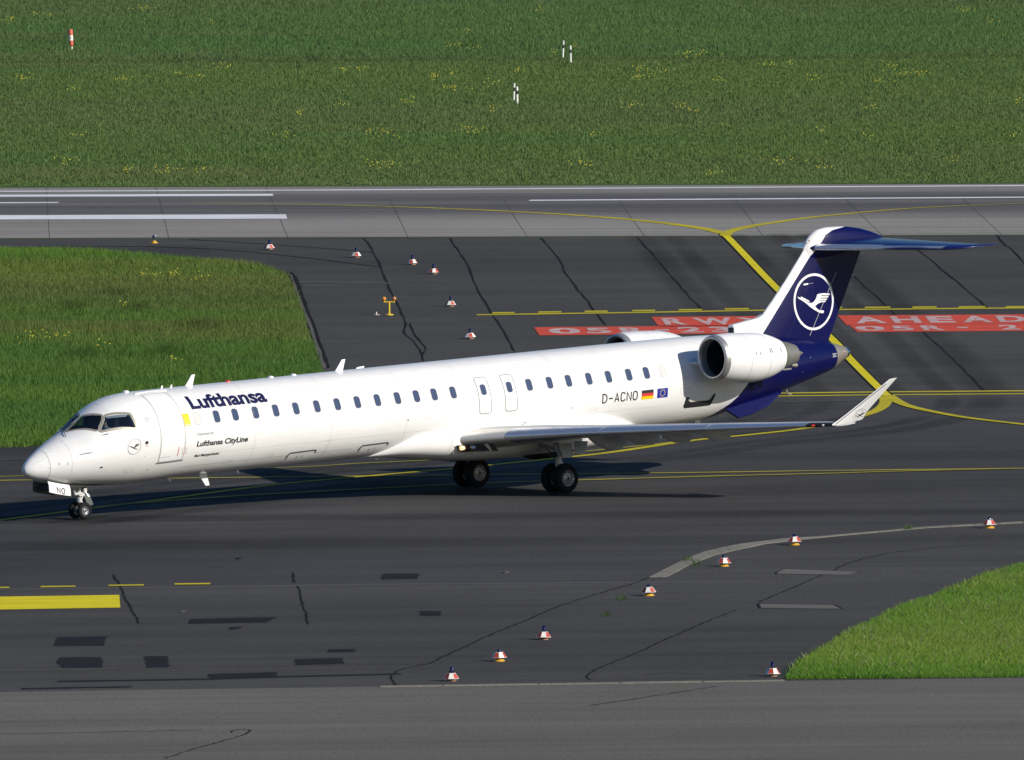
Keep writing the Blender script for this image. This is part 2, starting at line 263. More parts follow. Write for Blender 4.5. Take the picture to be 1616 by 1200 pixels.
def runway_mat():
    m, nt, p = _nodes('runway_concrete'); tc = nt.nodes.new('ShaderNodeTexCoord'); v = tc.outputs['Object']
    sp = N(nt, 'ShaderNodeSeparateXYZ'); L(nt, v, sp.inputs[0])
    st = noise(nt, v, .8, 6, .65, (.02, 1, 1)); st2 = noise(nt, v, .3, 4, .6, (.03, 1, 1)); bl = noise(nt, v, .04, 4, .6); gr = noise(nt, v, 4.0, 3, .7)
    base = ramp(nt, math_n(nt, 'ADD', math_n(nt, 'MULTIPLY', st, .6), math_n(nt, 'MULTIPLY', bl, .4)), [(.40, (.222, .208, .186)), (.60, (.31, .292, .264))])
    # tyre rubber worn into the touchdown strips, feathered by streaky noise
    y = math_n(nt, 'ADD', sp.outputs[1], math_n(nt, 'MULTIPLY', math_n(nt, 'SUBTRACT', st2, .5), 7.0))
    rub = ramp(nt, math_n(nt, 'DIVIDE', math_n(nt, 'ADD', y, 22), 44.0), [(.28, (0,)*3), (.47, (.75,)*3), (.60, (.95,)*3), (.66, (.62,)*3), (.73, (.95,)*3), (.80, (.75,)*3), (.90, (.12,)*3)])
    k = math_n(nt, 'MULTIPLY', rub.outputs[0], ramp(nt, st, [(.3, (.55,)*3), (.6, (1,)*3)]).outputs[0])
    c = mixc(nt, k, base.outputs[0], (.062, .061, .068))
    c = mixc(nt, 1.0, c, ramp(nt, gr, [(.3, (.85,)*3), (.7, (1.12,)*3)]).outputs[0], 'MULTIPLY')
    fs = noise(nt, v, 2.2, 5, .7, (.012, 1, 1)); c = mixc(nt, 1.0, c, ramp(nt, fs, [(.3, (.78,)*3), (.7, (1.18,)*3)]).outputs[0], 'MULTIPLY')
    L(nt, c, p.inputs['Base Color']); p.inputs['Roughness'].default_value = .85; p.inputs['Specular IOR Level'].default_value = .1
    return m
def paint(name, col, wear=.35, under=(.07, .07, .072)):
    m, nt, p = _nodes(name); tc = nt.nodes.new('ShaderNodeTexCoord'); v = tc.outputs['Object']
    a = noise(nt, v, 1.3, 6, .7, (.25, 1, 1), -RW); b = noise(nt, v, 14.0, 4, .7)
    f = math_n(nt, 'ADD', math_n(nt, 'MULTIPLY', a, .55), math_n(nt, 'MULTIPLY', b, .45))
    k = ramp(nt, f, [(.30+.26*wear, (1,)*3), (.52+.26*wear, (0,)*3)])
    k2 = math_n(nt, 'MULTIPLY', k.outputs[0], wear)
    c = mixc(nt, k2, col, under); c = mixc(nt, 1.0, c, ramp(nt, a, [(.3, (.82,)*3), (.7, (1.12,)*3)]).outputs[0], 'MULTIPLY')
    L(nt, c, p.inputs['Base Color']); p.inputs['Roughness'].default_value = .75; p.inputs['Specular IOR Level'].default_value = .1
    return m
M_YEL = paint('yellow_marking_paint', (.58, .49, .016), .3); M_YELB = paint('yellow_marking_bright', (.74, .62, .018), .05); M_YELF = paint('yellow_marking_faded', (.46, .40, .04), .5)
M_YELT = paint('yellow_marking_faint', (.21, .18, .055), .8, (.11, .105, .1))
M_WHT = paint('white_marking_paint', (.80, .80, .82), .2, (.2, .2, .2)); M_RED = paint('red_marking_paint', (.68, .088, .048), .25); M_WHTL = paint('white_letter_paint', (.62, .60, .59), .55, (.44, .07, .05))
def soil_mat(name, c0, c1):
    m, nt, p = _nodes(name); tc = nt.nodes.new('ShaderNodeTexCoord'); v = tc.outputs['Object']
    a = noise(nt, v, .08, 6, .65, (.35, 1, 1), -RW); b = noise(nt, v, 3.0, 5, .7)
    f = math_n(nt, 'ADD', math_n(nt, 'MULTIPLY', a, .6), math_n(nt, 'MULTIPLY', b, .4))
    L(nt, ramp(nt, f, [(.35, c0), (.62, c1)]).outputs[0], p.inputs['Base Color']); p.inputs['Roughness'].default_value = .95; p.inputs['Specular IOR Level'].default_value = .1
    return m
M_TURF = soil_mat('meadow_turf', (.050, .085, .022), (.085, .125, .034))

# ---------------------------------------------------------------- setting: ground sheets (each 4 mm above the one below)
def along(pt, d, n): return (pt[0]+math.cos(RW)*d-math.sin(RW)*n, pt[1]+math.sin(RW)*d+math.cos(RW)*n)
rf, rn = RUNWAY_FAR[0], RUNWAY_NEAR[0]
ground = flat('ground', [[(-6000, -600), (6000, -600), (6000, 9000), (-6000, 9000)]], 0.0, M_TURF); tag(ground, 'green airfield ground stretching from the apron to the horizon', kind='structure')
near = [along(APRON[0], -500, 0), APRON[0], APRON[1], APRON[2], APRON[3], (520, 458)]
taxi = flat('taxiway', [near+[along(RUNWAY_NEAR[1], 500, 0), along(rn, -500, 0)]], .004, M_TAXI); tag(taxi, 'dark asphalt taxiway the jet rolls along with yellow lines', kind='structure')
cross = flat('cross_taxiway', [[(ISLAND[10][0], 578.5), (40, 582.0), along(RUNWAY_NEAR[1], 40, 0), along(rn, -300, 0), (-330, 735), (-12, 690)]], .008, M_TAXI2); tag(cross, 'grey asphalt connecting taxiway between the jet and the runway', kind='structure')
rc = ((rf[0]+rn[0])/2, (rf[1]+rn[1])/2)
runway = flat('runway', [[(-1500, -21.6), (1500, -21.6), (1500, 21.6), (-1500, 21.6)]], 0.0, runway_mat())
_mid = ((RUNWAY_FAR[0][0]+RUNWAY_FAR[1][0]+RUNWAY_NEAR[0][0]+RUNWAY_NEAR[1][0])/4, (RUNWAY_FAR[0][1]+RUNWAY_FAR[1][1]+RUNWAY_NEAR[0][1]+RUNWAY_NEAR[1][1])/4)
runway.location = (_mid[0], _mid[1], .012); runway.rotation_euler = (0, 0, RW); tag(runway, 'pale concrete runway with dark rubber streaks across the upper picture', kind='structure')
apron = flat('apron', [[(-500, -500), (520, -500), (520, 458), APRON[3], APRON[2], APRON[1], APRON[0], along(APRON[0], -500, 0)]], .008, M_APRON); tag(apron, 'brownish grey apron pavement along the bottom edge', kind='structure')
shoulder = flat('taxiway_shoulder', [[along(GREY_SEAM[0], -300, 0)]+GREY_SEAM[:4]+EDGE_I[1:]+[(60, 518), (60, 455.7), APRON[3], APRON[2], APRON[1], APRON[0], along(APRON[0], -300, 0)]], .0072, M_TAXI3); tag(shoulder, 'slightly paler asphalt shoulder between the grey seam and the apron', kind='structure')
isl = [along(ISLAND[0], -260, 0)]+ISLAND+[along(ISLAND[-1], -260, 2)]
cor = CORNER[:-1]+[along(CORNER[-2], 200, 30), (214, 456.5), CORNER[-1]]
island = flat('grass_island', [isl], .014, M_TURF); tag(island, 'grass infield island behind the nose of the jet', kind='structure')
verge = flat('grass_verge', [cor], .014, M_TURF); tag(verge, 'grass corner beside the apron at lower right', kind='structure')

# cracks, patches, slabs
def wob(c, amp=.045, step=1.6):
    q = smooth_line(c, 8); out = [q[0]]; acc = 0; off = 0
    for a, b in zip(q, q[1:]):
        acc += math.hypot(b[0]-a[0], b[1]-a[1])
        if acc > step*(.5+random.random()): off = .4*off+random.uniform(-amp, amp); out.append((b[0]+off, b[1]+random.uniform(-amp, amp)*2)); acc = 0
    return out+[q[-1]]
for c in CRACKS: line('sealed_crack', wob(c, .03), .07, .016, M_TAR, cross, smooth=False, jit=.5)
for c in SEAMS: line('seam', c, .2, .016, M_SEAM, cross)
for i, c in enumerate(FINE):
    on_apron = i in (3, 9, 10)
    line('crack', wob(c, .022, .35), .06 if not on_apron else .055, .014 if on_apron else .013, M_TAR, apron if on_apron else taxi, jit=.6, k=5)
def rough_poly(p, amp=.05, step=.35):
    out = []
    for i in range(len(p)):
        a, b = Vector(p[i]), Vector(p[(i+1) % len(p)]); n = max(1, int((b-a).length/step))
        for j in range(n):
            q = a+(b-a)*j/n; out.append((q.x+(random.random()-.5)*amp, q.y+(random.random()-.5)*amp*2))
    return out
for c in PATCHES: flat('asphalt_patch', [rough_poly(c, .09, .25)], .0125, M_PATCH, taxi)
for c in TAR: line('sealed_joint', c, .5, .014, M_PATCH, taxi, smooth=False)
for c in DRAIN:
    line('drain_channel', c, .34, .012, M_SEAM, taxi, smooth=False)
    mb = MB(); a, b = Vector(c[0]), Vector(c[-1]); n = int((b-a).length/.075)
    for i in range(n):
        q = a+(b-a)*(i/n); mb.box((q.x, q.y+.0, .016), (.035, .30, .012))
    tag(mb.build('drain_bars', M_KERB, taxi), kind='stuff')
c = CURB
for i in range(len(c)-1):
    a, b = Vector(c[i]), Vector(c[i+1]); n = max(1, int((b-a).length/1.65))
    for j in range(n):
        p, q = a+(b-a)*(j/n), a+(b-a)*((j+.985)/n)
        mb = MB(); t = (q-p); ang = math.atan2(t.y, t.x)
        mb.box(((p.x+q.x)/2, (p.y+q.y)/2, .012+random.random()*.006), (t.length, .34, .03), M=Matrix.Rotation(ang, 3, 'Z')); mb.build('edging_stone', M_CONC, apron)
for c in SLABS: 
    mb = MB(); mb.prism([(x, y, .006) for x, y in c], (0, 0, .008)); mb.build('concrete_slab', M_CONC2, taxi)
    line('slab_joint', list(c)+[c[0]], .07, .024, M_SEAM, taxi, smooth=False)
_o = np.array(EDGE_O); _i = np.array(EDGE_I)
for k in range(len(_o)-1):
    a, b, c2, d = _o[k], _o[k+1], _i[k+1], _i[k]
    m1 = 3 if k < 5 else 4
    for j in range(m1):
        t0, t1 = j/m1, (j+.97)/m1
        q = [a+(b-a)*t0, a+(b-a)*t1, d+(c2-d)*t1, d+(c2-d)*t0]
        mb = MB(); mb.prism([(float(x), float(y), .006) for x, y in q], (0, 0, .012+.006*random.random())); mb.build('edge_slab', M_CONC, taxi)
ci, co = np.array(CHAN_I), np.array(CHAN_O)
co = np.stack([np.interp(-ci[:, 1], -co[:, 1], co[:, 0]), ci[:, 1]], 1)
for k in range(len(ci)-1):
    for j in range(3):
        t0, t1 = j/3, (j+.98)/3
        q = [ci[k]+(ci[k+1]-ci[k])*t0, ci[k]+(ci[k+1]-ci[k])*t1, co[k]+(co[k+1]-co[k])*t1, co[k]+(co[k+1]-co[k])*t0]
        mb = MB(); mb.prism([(float(x), float(y), .010) for x, y in q], (0, 0, .016)); mb.build('channel_slab', M_KERB, cross)
line('channel_groove', CHAN_I, .12, .030, M_TAR, cross, jit=.3); line('channel_groove', CHAN_O, .13, .030, M_TAR, cross, jit=.3)
line('dirt_margin', [(x-.22, y) for x, y in CHAN_I], .42, .018, M_KERB, cross, jit=.3)

# rubber laid down by turning wheels: soft edged translucent film
M_RUB, _nt, _p = _nodes('tyre_rubber_film'); _at = N(_nt, 'ShaderNodeAttribute', attribute_name='film'); _tc = _nt.nodes.new('ShaderNodeTexCoord')
_p.inputs['Base Color'].default_value = (.016, .016, .017, 1); _p.inputs['Roughness'].default_value = .95; _p.inputs['Specular IOR Level'].default_value = .05
_tp = _nt.nodes.new('ShaderNodeBsdfTransparent'); _mx = _nt.nodes.new('ShaderNodeMixShader')
L(_nt, math_n(_nt, 'MULTIPLY', _at.outputs['Fac'], ramp(_nt, noise(_nt, _tc.outputs['Object'], .10, 3, .5), [(.3, (.06,)*3), (.7, (.26,)*3)]).outputs[0]), _mx.inputs[0])
L(_nt, _tp.outputs[0], _mx.inputs[1]); L(_nt, _p.outputs[0], _mx.inputs[2]); L(_nt, _mx.outputs[0], _nt.nodes['Material Output'].inputs[0])
def film(pts, wd, off, z, par):
    q = smooth_line(pts, 6); vs = []; fs = []; al = []
    for i, p in enumerate(q):
        t = (Vector(q[min(i+1, len(q)-1)])-Vector(q[max(i-1, 0)])).normalized(); n = Vector((-t.y, t.x)); e = min(1, i/6, (len(q)-1-i)/6)
        for k, a in ((-1, 0), (-.4, 1), (.4, 1), (1, 0)): c = Vector(p)+n*(off+k*wd/2); vs.append((c.x, c.y, z)); al.append(a*e)
    for i in range(len(q)-1):
        for k in range(3): fs.append((i*4+k, i*4+k+1, i*4+k+5, i*4+k+4))
    me = bpy.data.meshes.new('tyre_mark'); me.from_pydata(vs, [], fs); at = me.attributes.new('film', 'FLOAT', 'POINT'); at.data.foreach_set('value', al); me.materials.append(M_RUB); link('tyre_mark', me, par)
for off, wd in ((-2.1, 1.1), (2.1, 1.1), (.5, .8), (-3.4, 1.6), (3.6, 2.0)): film(Y_M, wd, off, .0145, cross); film(Y_B, wd, off, .0145, taxi)
for y0, wd in ((535, 7), (512, 6), (524, 4)): film([(-40, y0+2), (-14, y0), (8, y0-1.5), (40, y0-3)], wd, 0, .0118, taxi)

# ---------------------------------------------------------------- painted markings
ZP = .018
line('yellow_line', Y_A, .26, ZP, M_YELF, taxi); line('yellow_lead_line', Y_B, [.28]*8+[.34, .38, .40, .40, .38, .36, .34, .36, .40, .42, .42], ZP+.004, M_YEL, taxi)
line('yellow_line', Y_C, .42, ZP, M_YELF, taxi); line('yellow_line', Y_D, .42, ZP+.008, M_YELF, taxi)
line('yellow_holding_line', Y_E1, .62, ZP, M_YEL, cross); line('yellow_holding_line', Y_E2, .5, ZP, M_YEL, cross)
for c in FAINT: line('worn_old_line', c, .4, ZP, M_YELT, cross)
line('pale_joint', PALE_J, .35, ZP, M_SEAMP, taxi); line('pale_joint', SEAM_P, .3, ZP, M_KERB, taxi)
line('yellow_lead_line', Y_R, [.5, .42, .36, .33, .33, .33, .33], ZP+.008, M_YEL, taxi)
line('yellow_hold_line', Y_H, .75, ZP, M_YEL, cross)
for d in Y_HD: line('yellow_hold_dash', d, .95, ZP, M_YEL, cross)
line('black_border', Y_M, .44, ZP, M_TAR, cross); line('yellow_centre_line', Y_M, .30, ZP+.004, M_YELB, cross)
line('yellow_turnoff_line', Y_ML, [.16, .2, .3, .4, .5, .55, .5], ZP+.006, M_YELT if False else M_YEL, runway if False else cross); line('yellow_turnoff_line', Y_MR, [.2, .28, .4, .5, .55, .5, .45], ZP+.008, M_YEL, cross)
flat('yellow_stop_bar', [Y_BAR], ZP, M_YELB, taxi)
for d in Y_DASH: line('yellow_dash', d, .55, ZP, M_YEL, taxi)
line('pale_seam', GREY_SEAM, .42, .0125, M_SEAMP, taxi)
line('white_edge_line', W_EDGE, .8, ZP, M_WHT, cross); flat('white_runway_bar', [W_FARQ], ZP, M_WHT, cross); flat('white_runway_bar', [W_NEARQ], ZP, M_WHT, cross)
line('white_centre_dash', W_C1, .8, ZP, M_WHT, cross); line('white_centre_dash', W_C2, .9, ZP, M_WHT, cross)
for j in JOINTS: line('runway_joint', j, .022, ZP-.002, M_JOINT, cross, smooth=False)
RED_L = [[('R', .054, .205), ('W', .264, .52), ('Y', .557, .78)], [('A', .053, .188), ('H', .222, .343), ('E', .38, .495), ('A', .528, .66), ('D', .69, .81)],
         [('0', .047, .169), ('5', .19, .287), ('R', .324, .424), ('-', .458, .512), ('2', .547, .64), ('3', .67, .755), ('L', .80, .89)], [('0', .01, .14), ('5', .175, .27), ('R', .31, .41), ('-', .47, .52), ('2', .66, .75), ('3', .79, .89)]]
for pan, chars in zip(RED, RED_L):
    ro = flat('red_panel', [pan], ZP, M_RED, cross)
    tl, tr, br, bl = (Vector(p) for p in pan); vs = []; fs = []
    for ch, a, b in chars:
        v2, f2 = text2d(ch, .035)
        y0, y1 = min(v[1] for v in v2), max(v[1] for v in v2)
        if ch == '-': y0, y1 = y0-.25, y1+.25
        x0, x1 = min(v[0] for v in v2), max(v[0] for v in v2); k0 = len(vs)
        for x, y in v2:
            u = a+(x-x0)/(x1-x0)*(b-a); t = .16+(y-y0)/(y1-y0)*.68
            lo = bl+(br-bl)*u; hi = tl+(tr-tl)*u; q = lo+(hi-lo)*t; vs.append((q.x, q.y, ZP+.006))
        fs += [tuple(k0+i for i in f) for f in f2]
    me = bpy.data.meshes.new('white_lettering'); me.from_pydata(vs, [], fs); me.materials.append(M_WHTL); link('white_lettering', me, ro)
# ---------------------------------------------------------------- the jet: frame (local x aft, y starboard, z up, origin at the nose wheels)
PSI, TH, BK = .71442, .03, -.02029
jet = empty('airplane', (-12.985, 523.806, 0.026), 'white regional jet with dark blue tail and crane emblem taxiing towards the left', 'airplane')
_ax = Vector((math.cos(PSI)*math.cos(TH), math.sin(PSI)*math.cos(TH), math.sin(TH))); _ay = Vector((-math.sin(PSI), math.cos(PSI), 0)); _az = _ax.cross(_ay)
_Rm = Matrix((_ax, _ay, _az)).transposed() @ Matrix.Rotation(BK, 3, 'X')
jet.rotation_euler = _Rm.to_euler()
def gz(x, y): return -(x*math.tan(TH)+y*math.sin(BK))/math.cos(BK)          # local height of the ground under a point

# ---------------------------------------------------------------- jet materials
BND = [(0.9, 24.45), (1.34, 25.06), (1.51, 25.36), (1.76, 25.64), (2.11, 25.93), (3.52, 27.56), (4.13, 28.14), (6.0, 29.92), (6.38, 30.27), (6.51, 30.61), (6.58, 31.3), (7.0, 33.5)]
def livery(name, blue=(.0026, .0034, .056), white=(.80, .80, .79), ymin=None):
    m, nt, p = _nodes(name); tc = nt.nodes.new('ShaderNodeTexCoord'); sp = N(nt, 'ShaderNodeSeparateXYZ'); L(nt, tc.outputs['Object'], sp.inputs[0])
    fc = nt.nodes.new('ShaderNodeFloatCurve'); cv = fc.mapping.curves[0]
    z0, z1, x0, x1 = .9, 7.0, 24.0, 34.0
    pts = [((z-z0)/(z1-z0), (x-x0)/(x1-x0)) for z, x in BND]
    while len(cv.points) < len(pts): cv.points.new(.5, .5)
    for q, (a, b) in zip(cv.points, pts): q.location = (a, b); q.handle_type = 'VECTOR'
    fc.mapping.update()
    L(nt, math_n(nt, 'DIVIDE', math_n(nt, 'SUBTRACT', sp.outputs[2], z0), z1-z0, clamp=True), fc.inputs['Value'])
    bx = math_n(nt, 'ADD', math_n(nt, 'MULTIPLY', fc.outputs[0], x1-x0), x0)
    k = math_n(nt, 'GREATER_THAN', sp.outputs[0], bx)
    n1 = noise(nt, tc.outputs['Object'], 1.1, 5, .6, (.3, 1, 1)); n2 = noise(nt, tc.outputs['Object'], 7.0, 4, .65, (.25, 1, 2.5))
    dirt = ramp(nt, math_n(nt, 'ADD', math_n(nt, 'MULTIPLY', n1, .5), math_n(nt, 'MULTIPLY', n2, .5)), [(.35, (.90, .893, .875)), (.62, (1, 1, 1))])
    wc = mixc(nt, 1.0, white, dirt.outputs[0], 'MULTIPLY'); c = mixc(nt, k, wc, blue)
    geo = nt.nodes.new('ShaderNodeNewGeometry'); c = mixc(nt, geo.outputs['Backfacing'], c, (.02, .02, .022))
    L(nt, c, p.inputs['Base Color']); p.inputs['Roughness'].default_value = .28; L(nt, math_n(nt, 'SUBTRACT', .35, math_n(nt, 'MULTIPLY', k, .2)), p.inputs['Coat Weight']); L(nt, math_n(nt, 'SUBTRACT', .5, math_n(nt, 'MULTIPLY', k, .22)), p.inputs['Specular IOR Level']); p.inputs['Coat Roughness'].default_value = .08
    bp = N(nt, 'ShaderNodeBump'); bp.inputs['Strength'].default_value = .03; bp.inputs['Distance'].default_value = .02; L(nt, n1, bp.inputs['Height']); L(nt, bp.outputs[0], p.inputs['Normal'])
    return m
M_LIV = livery('livery_paint')
M_W = simple('white_paint', (.79, .79, .78), .3, var=.05, scale=2, coat=.3); M_B = simple('dark_blue_paint', (.003, .004, .060), .3, var=.1, scale=2, coat=.2, spec=.3)
M_BLUEDECAL = simple('blue_lettering', (.010, .010, .055), .35, var=.05); M_BLACK = simple('black_lettering', (.022, .022, .026), .4, var=.05); M_GREYD = simple('grey_lettering', (.20, .20, .21), .4, var=.05)
M_WDEC = simple('white_decal', (.80, .80, .80), .35, var=.03); M_YELDEC = simple('yellow_decal', (.80, .53, .0), .4, var=.05); M_REDDEC = simple('red_decal', (.55, .05, .04), .4, var=.05); M_PINK = simple('faded_red_stencil', (.62, .36, .33), .5, var=.1)
M_SEAL = simple('grey_door_seal', (.42, .42, .40), .6, var=.1); M_LINE = simple('panel_joint', (.46, .46, .455), .6, var=.08); M_LINEB = simple('blue_panel_joint', (.022, .024, .12), .5, var=.08)
M_EXO = simple('exit_outline_grey', (.27, .27, .255), .6)
M_TAN = simple('window_frame_metal', (.30, .275, .225), .45, .2, var=.15, scale=8)
M_LE = simple('polished_leading_edge', (.90, .91, .94), .27, .88, var=.06, scale=3); M_LEI = simple('satin_root_edge', (.74, .72, .66), .32, .55, var=.08, scale=5)
M_STEEL = simple('lip_metal', (.50, .49, .48), .34, .65, var=.12, scale=4)
M_NOZ = simple('nozzle_metal', (.25, .245, .225), .42, .5, var=.25, scale=5); M_CONE = simple('bare_tail_cone_metal', (.36, .315, .265), .45, .6, var=.12, scale=2)
M_DARK = simple('dark_interior', (.012, .013, .016), .7, var=.3); M_DUCT = simple('intake_liner', (.030, .034, .050), .5, .2)
M_FAN = simple('fan_blade_metal', (.07, .072, .085), .45, .5, var=.2)
M_GREY = simple('underside_grey_paint', (.42, .43, .44), .4, var=.1, scale=3); M_GEAR = simple('gear_grey_paint', (.55, .55, .54), .4, .2, var=.15, scale=12); M_CHROME = simple('oleo_chrome', (.8, .8, .8), .12, 1.0, var=.05)
M_TYRE = simple('tyre_rubber', (.012, .012, .014), .85, var=.3, scale=9, spec=.2); M_RIM = simple('rim_metal', (.26, .26, .27), .35, .5, var=.15, scale=12); M_WELL = simple('bay_green', (.10, .12, .11), .7, var=.3)
M_BLIND = simple('closed_window_blind', (.52, .53, .51), .5, var=.06)
def glass(name, tint=(.02, .03, .055), tr=.0):
    m, nt, p = _nodes(name); tc = nt.nodes.new('ShaderNodeTexCoord')
    L(nt, mixc(nt, noise(nt, tc.outputs['Object'], 3.0, 2), tint, tuple(q*1.5 for q in tint)), p.inputs['Base Color']); p.inputs['Roughness'].default_value = .06; p.inputs['Specular IOR Level'].default_value = .6
    if tr:
        t = nt.nodes.new('ShaderNodeBsdfTransparent'); t.inputs[0].default_value = (.62, .72, .80, 1); ms = nt.nodes.new('ShaderNodeMixShader'); ms.inputs[0].default_value = tr
        L(nt, p.outputs[0], ms.inputs[1]); L(nt, t.outputs[0], ms.inputs[2]); L(nt, ms.outputs[0], nt.nodes['Material Output'].inputs[0])
    return m
M_GL = glass('cabin_window_glass', (.040, .055, .10)); M_CGL = glass('cockpit_glass', (.010, .016, .032), .62); M_LENS = glass('light_lens', (.35, .34, .30))
def emis(name, col, s):
    m, nt, p = _nodes(name); p.inputs['Emission Color'].default_value = (*col, 1); p.inputs['Emission Strength'].default_value = s; p.inputs['Base Color'].default_value = (*col, 1)
    return m

# ---------------------------------------------------------------- fuselage surface
def pchip(X,Y):
    X=np.array(X,float);Y=np.array(Y,float);h=np.diff(X);d=np.diff(Y)/h
    m=np.zeros(len(X));m[0]=d[0];m[-1]=d[-1]
    for i in range(1,len(X)-1):
        if d[i-1]*d[i]>0:
            w1=2*h[i]+h[i-1];w2=h[i]+2*h[i-1];m[i]=(w1+w2)/(w1/d[i-1]+w2/d[i])
    def f(x):
        x=np.clip(np.asarray(x,float),X[0],X[-1]);i=np.clip(np.searchsorted(X,x,side='right')-1,0,len(X)-2)
        t=(x-X[i])/h[i]
        return (1+2*t)*(1-t)**2*Y[i]+t*(1-t)**2*h[i]*m[i]+t*t*(3-2*t)*Y[i+1]+t*t*(t-1)*h[i]*m[i+1]
    return f
# x, ztop, zbot, halfwidth, zmid
ST=[(-2.13,1.63,1.57,.03,1.60),(-2.09,1.72,1.50,.10,1.60),(-1.98,1.85,1.41,.21,1.61),(-1.8,1.99,1.325,.33,1.62),(-1.4,2.22,1.215,.545,1.67),(-.9,2.465,1.11,.78,1.76),
(-.45,2.665,1.045,.955,1.86),(0,2.945,1.0,1.10,1.98),(.45,3.225,.965,1.205,2.08),(.9,3.445,.935,1.28,2.18),(1.5,3.60,.91,1.335,2.27),(2.2,3.652,.91,1.348,2.307),(3.2,3.658,.945,1.348,2.31),(4.6,3.658,.962,1.348,2.31),
(22.5,3.658,.962,1.348,2.31),(24,3.65,.985,1.33,2.31),(25,3.63,1.06,1.29,2.32),(26,3.58,1.25,1.20,2.37),(27.5,3.45,1.50,.98,2.41),(29,3.27,1.84,.69,2.50),(30.37,3.03,2.17,.42,2.60),(30.9,2.885,2.42,.235,2.65),(31.12,2.82,2.50,.16,2.66)]
_x=[s[0] for s in ST]
ZT,ZB,HW,ZM=[pchip(_x,[s[k] for s in ST]) for k in (1,2,3,4)]
def S(x,th):
    x=np.asarray(x,float);th=np.asarray(th,float)
    zm=ZM(x);s=np.sin(th)
    z=np.where(s>0,zm+(ZT(x)-zm)*s,zm+(zm-ZB(x))*s)
    return np.stack([x+0*th,-HW(x)*np.cos(th),z],-1)

def nrm(x, th):
    e = 1e-3; a = S(x+e, th)-S(x-e, th); b = S(x, th+e)-S(x, th-e); n = np.cross(b, a); n /= np.linalg.norm(n)+1e-12
    c = S(x, th)-np.array([float(x), 0, float(ZM(x))])
    return n if n @ c > 0 else -n
def on(x, th_deg, off=.004):
    t = R(th_deg) if th_deg is not None else 0
    return S(x, t)+nrm(x, t)*off
K = 1.348
def fus_mesh(name, v2, f2, mat, parent, off=.004, dv=.05, dx=.25):   # v2 in (x, arc metres) -> wrapped on the skin
    bm = bmesh.new(); vs = [bm.verts.new((x, y, 0)) for x, y in v2]
    for f in f2:
        try: bm.faces.new([vs[i] for i in f])
        except ValueError: pass
    ys = [p[1] for p in v2]; xs = [p[0] for p in v2]
    for lo, hi, d, no in ((min(ys), max(ys), dv, (0, 1, 0)), (min(xs), max(xs), dx, (1, 0, 0))):
        k = math.ceil(lo/d+1e-6)
        while k*d < hi-1e-6:
            bmesh.ops.bisect_plane(bm, geom=bm.verts[:]+bm.edges[:]+bm.faces[:], dist=1e-6, plane_co=(k*d*no[0], k*d*no[1], 0), plane_no=no); k += 1
    for v in bm.verts: v.co = Vector(on(v.co.x, math.degrees(v.co.y/K), off))
    for f in bm.faces: f.smooth = True
    me = bpy.data.meshes.new(name); bm.to_mesh(me); bm.free()
    c = [tuple(v.co) for v in me.vertices]
    bm = bmesh.new(); bm.from_mesh(me)
    for f in bm.faces:
        ct = f.calc_center_median()
        if f.normal.dot(Vector((0, ct.y, ct.z-2.3))) < 0: f.normal_flip()
    bm.to_mesh(me); bm.free(); me.materials.append(mat)
    return link(name, me, parent)
def fus_poly(name, pts, mat, parent, off=.004, deg=True):
    p = [(x, R(t)*K) if deg else (x, t) for x, t in pts]
    f = tessellate_polygon([[Vector((*q, 0)) for q in p]])
    return fus_mesh(name, p, f, mat, parent, off)
def stroke2d(pts, wd, closed=False):
    n = len(pts); P = [Vector(p) for p in pts]; Lf = []; Rt = []
    for i in range(n):
        a = P[(i-1) % n] if (closed or i > 0) else None; b = P[(i+1) % n] if (closed or i < n-1) else None
        d0 = (P[i]-a).normalized() if a is not None else (b-P[i]).normalized(); d1 = (b-P[i]).normalized() if b is not None else d0
        n0 = Vector((-d0.y, d0.x)); n1 = Vector((-d1.y, d1.x)); m = n0+n1
        if m.length < 1e-4: m = n0.copy()
        m.normalize(); s = wd/2/max(.5, m.dot(n0)); Lf.append(P[i]+m*s); Rt.append(P[i]-m*s)
    vs = [tuple(q) for q in Lf]+[tuple(q) for q in Rt]; fs = []
    for i in range(n if closed else n-1):
        j = (i+1) % n; fs.append((i, j, n+j, n+i))
    return vs, fs
def fus_stroke(name, pts, wd, mat, parent, off=.005, closed=False):
    v, f = stroke2d([(x, R(t)*K) for x, t in pts], wd, closed); return fus_mesh(name, v, f, mat, parent, off)
def fus_text(name, s, x0, x1, t0, cap, mat, parent, bold=0.0, off=.006, shear=0.0):
    v, f = text2d(s, bold); v = fit2d(v, x0, x1); y0 = R(t0)*K
    v = [(x+y*cap*shear, y0+y*cap) for x, y in v]; par = list(range(len(v)))
    def root(i):
        while par[i] != i: i = par[i]
        return i
    for q in f:
        for i in q[1:]: par[root(i)] = root(q[0])
    comp = {}
    for q in f: comp.setdefault(root(q[0]), []).append(q)
    grp = []
    for fs in sorted(comp.values(), key=lambda fs: min(v[i][0] for q in fs for i in q)):
        a = min(v[i][0] for q in fs for i in q); b = max(v[i][0] for q in fs for i in q)
        if grp and min(b, grp[-1][1])-max(a, grp[-1][0]) > .6*min(b-a, grp[-1][1]-grp[-1][0]): grp[-1] = (min(a, grp[-1][0]), max(b, grp[-1][1]), grp[-1][2]+fs)
        else: grp.append((a, b, fs))
    for a, b, fs in grp:
        ids = sorted({i for q in fs for i in q}); mp = {i: k for k, i in enumerate(ids)}
        o = fus_mesh('letter', [v[i] for i in ids], [tuple(mp[i] for i in q) for q in fs], mat, parent, off)
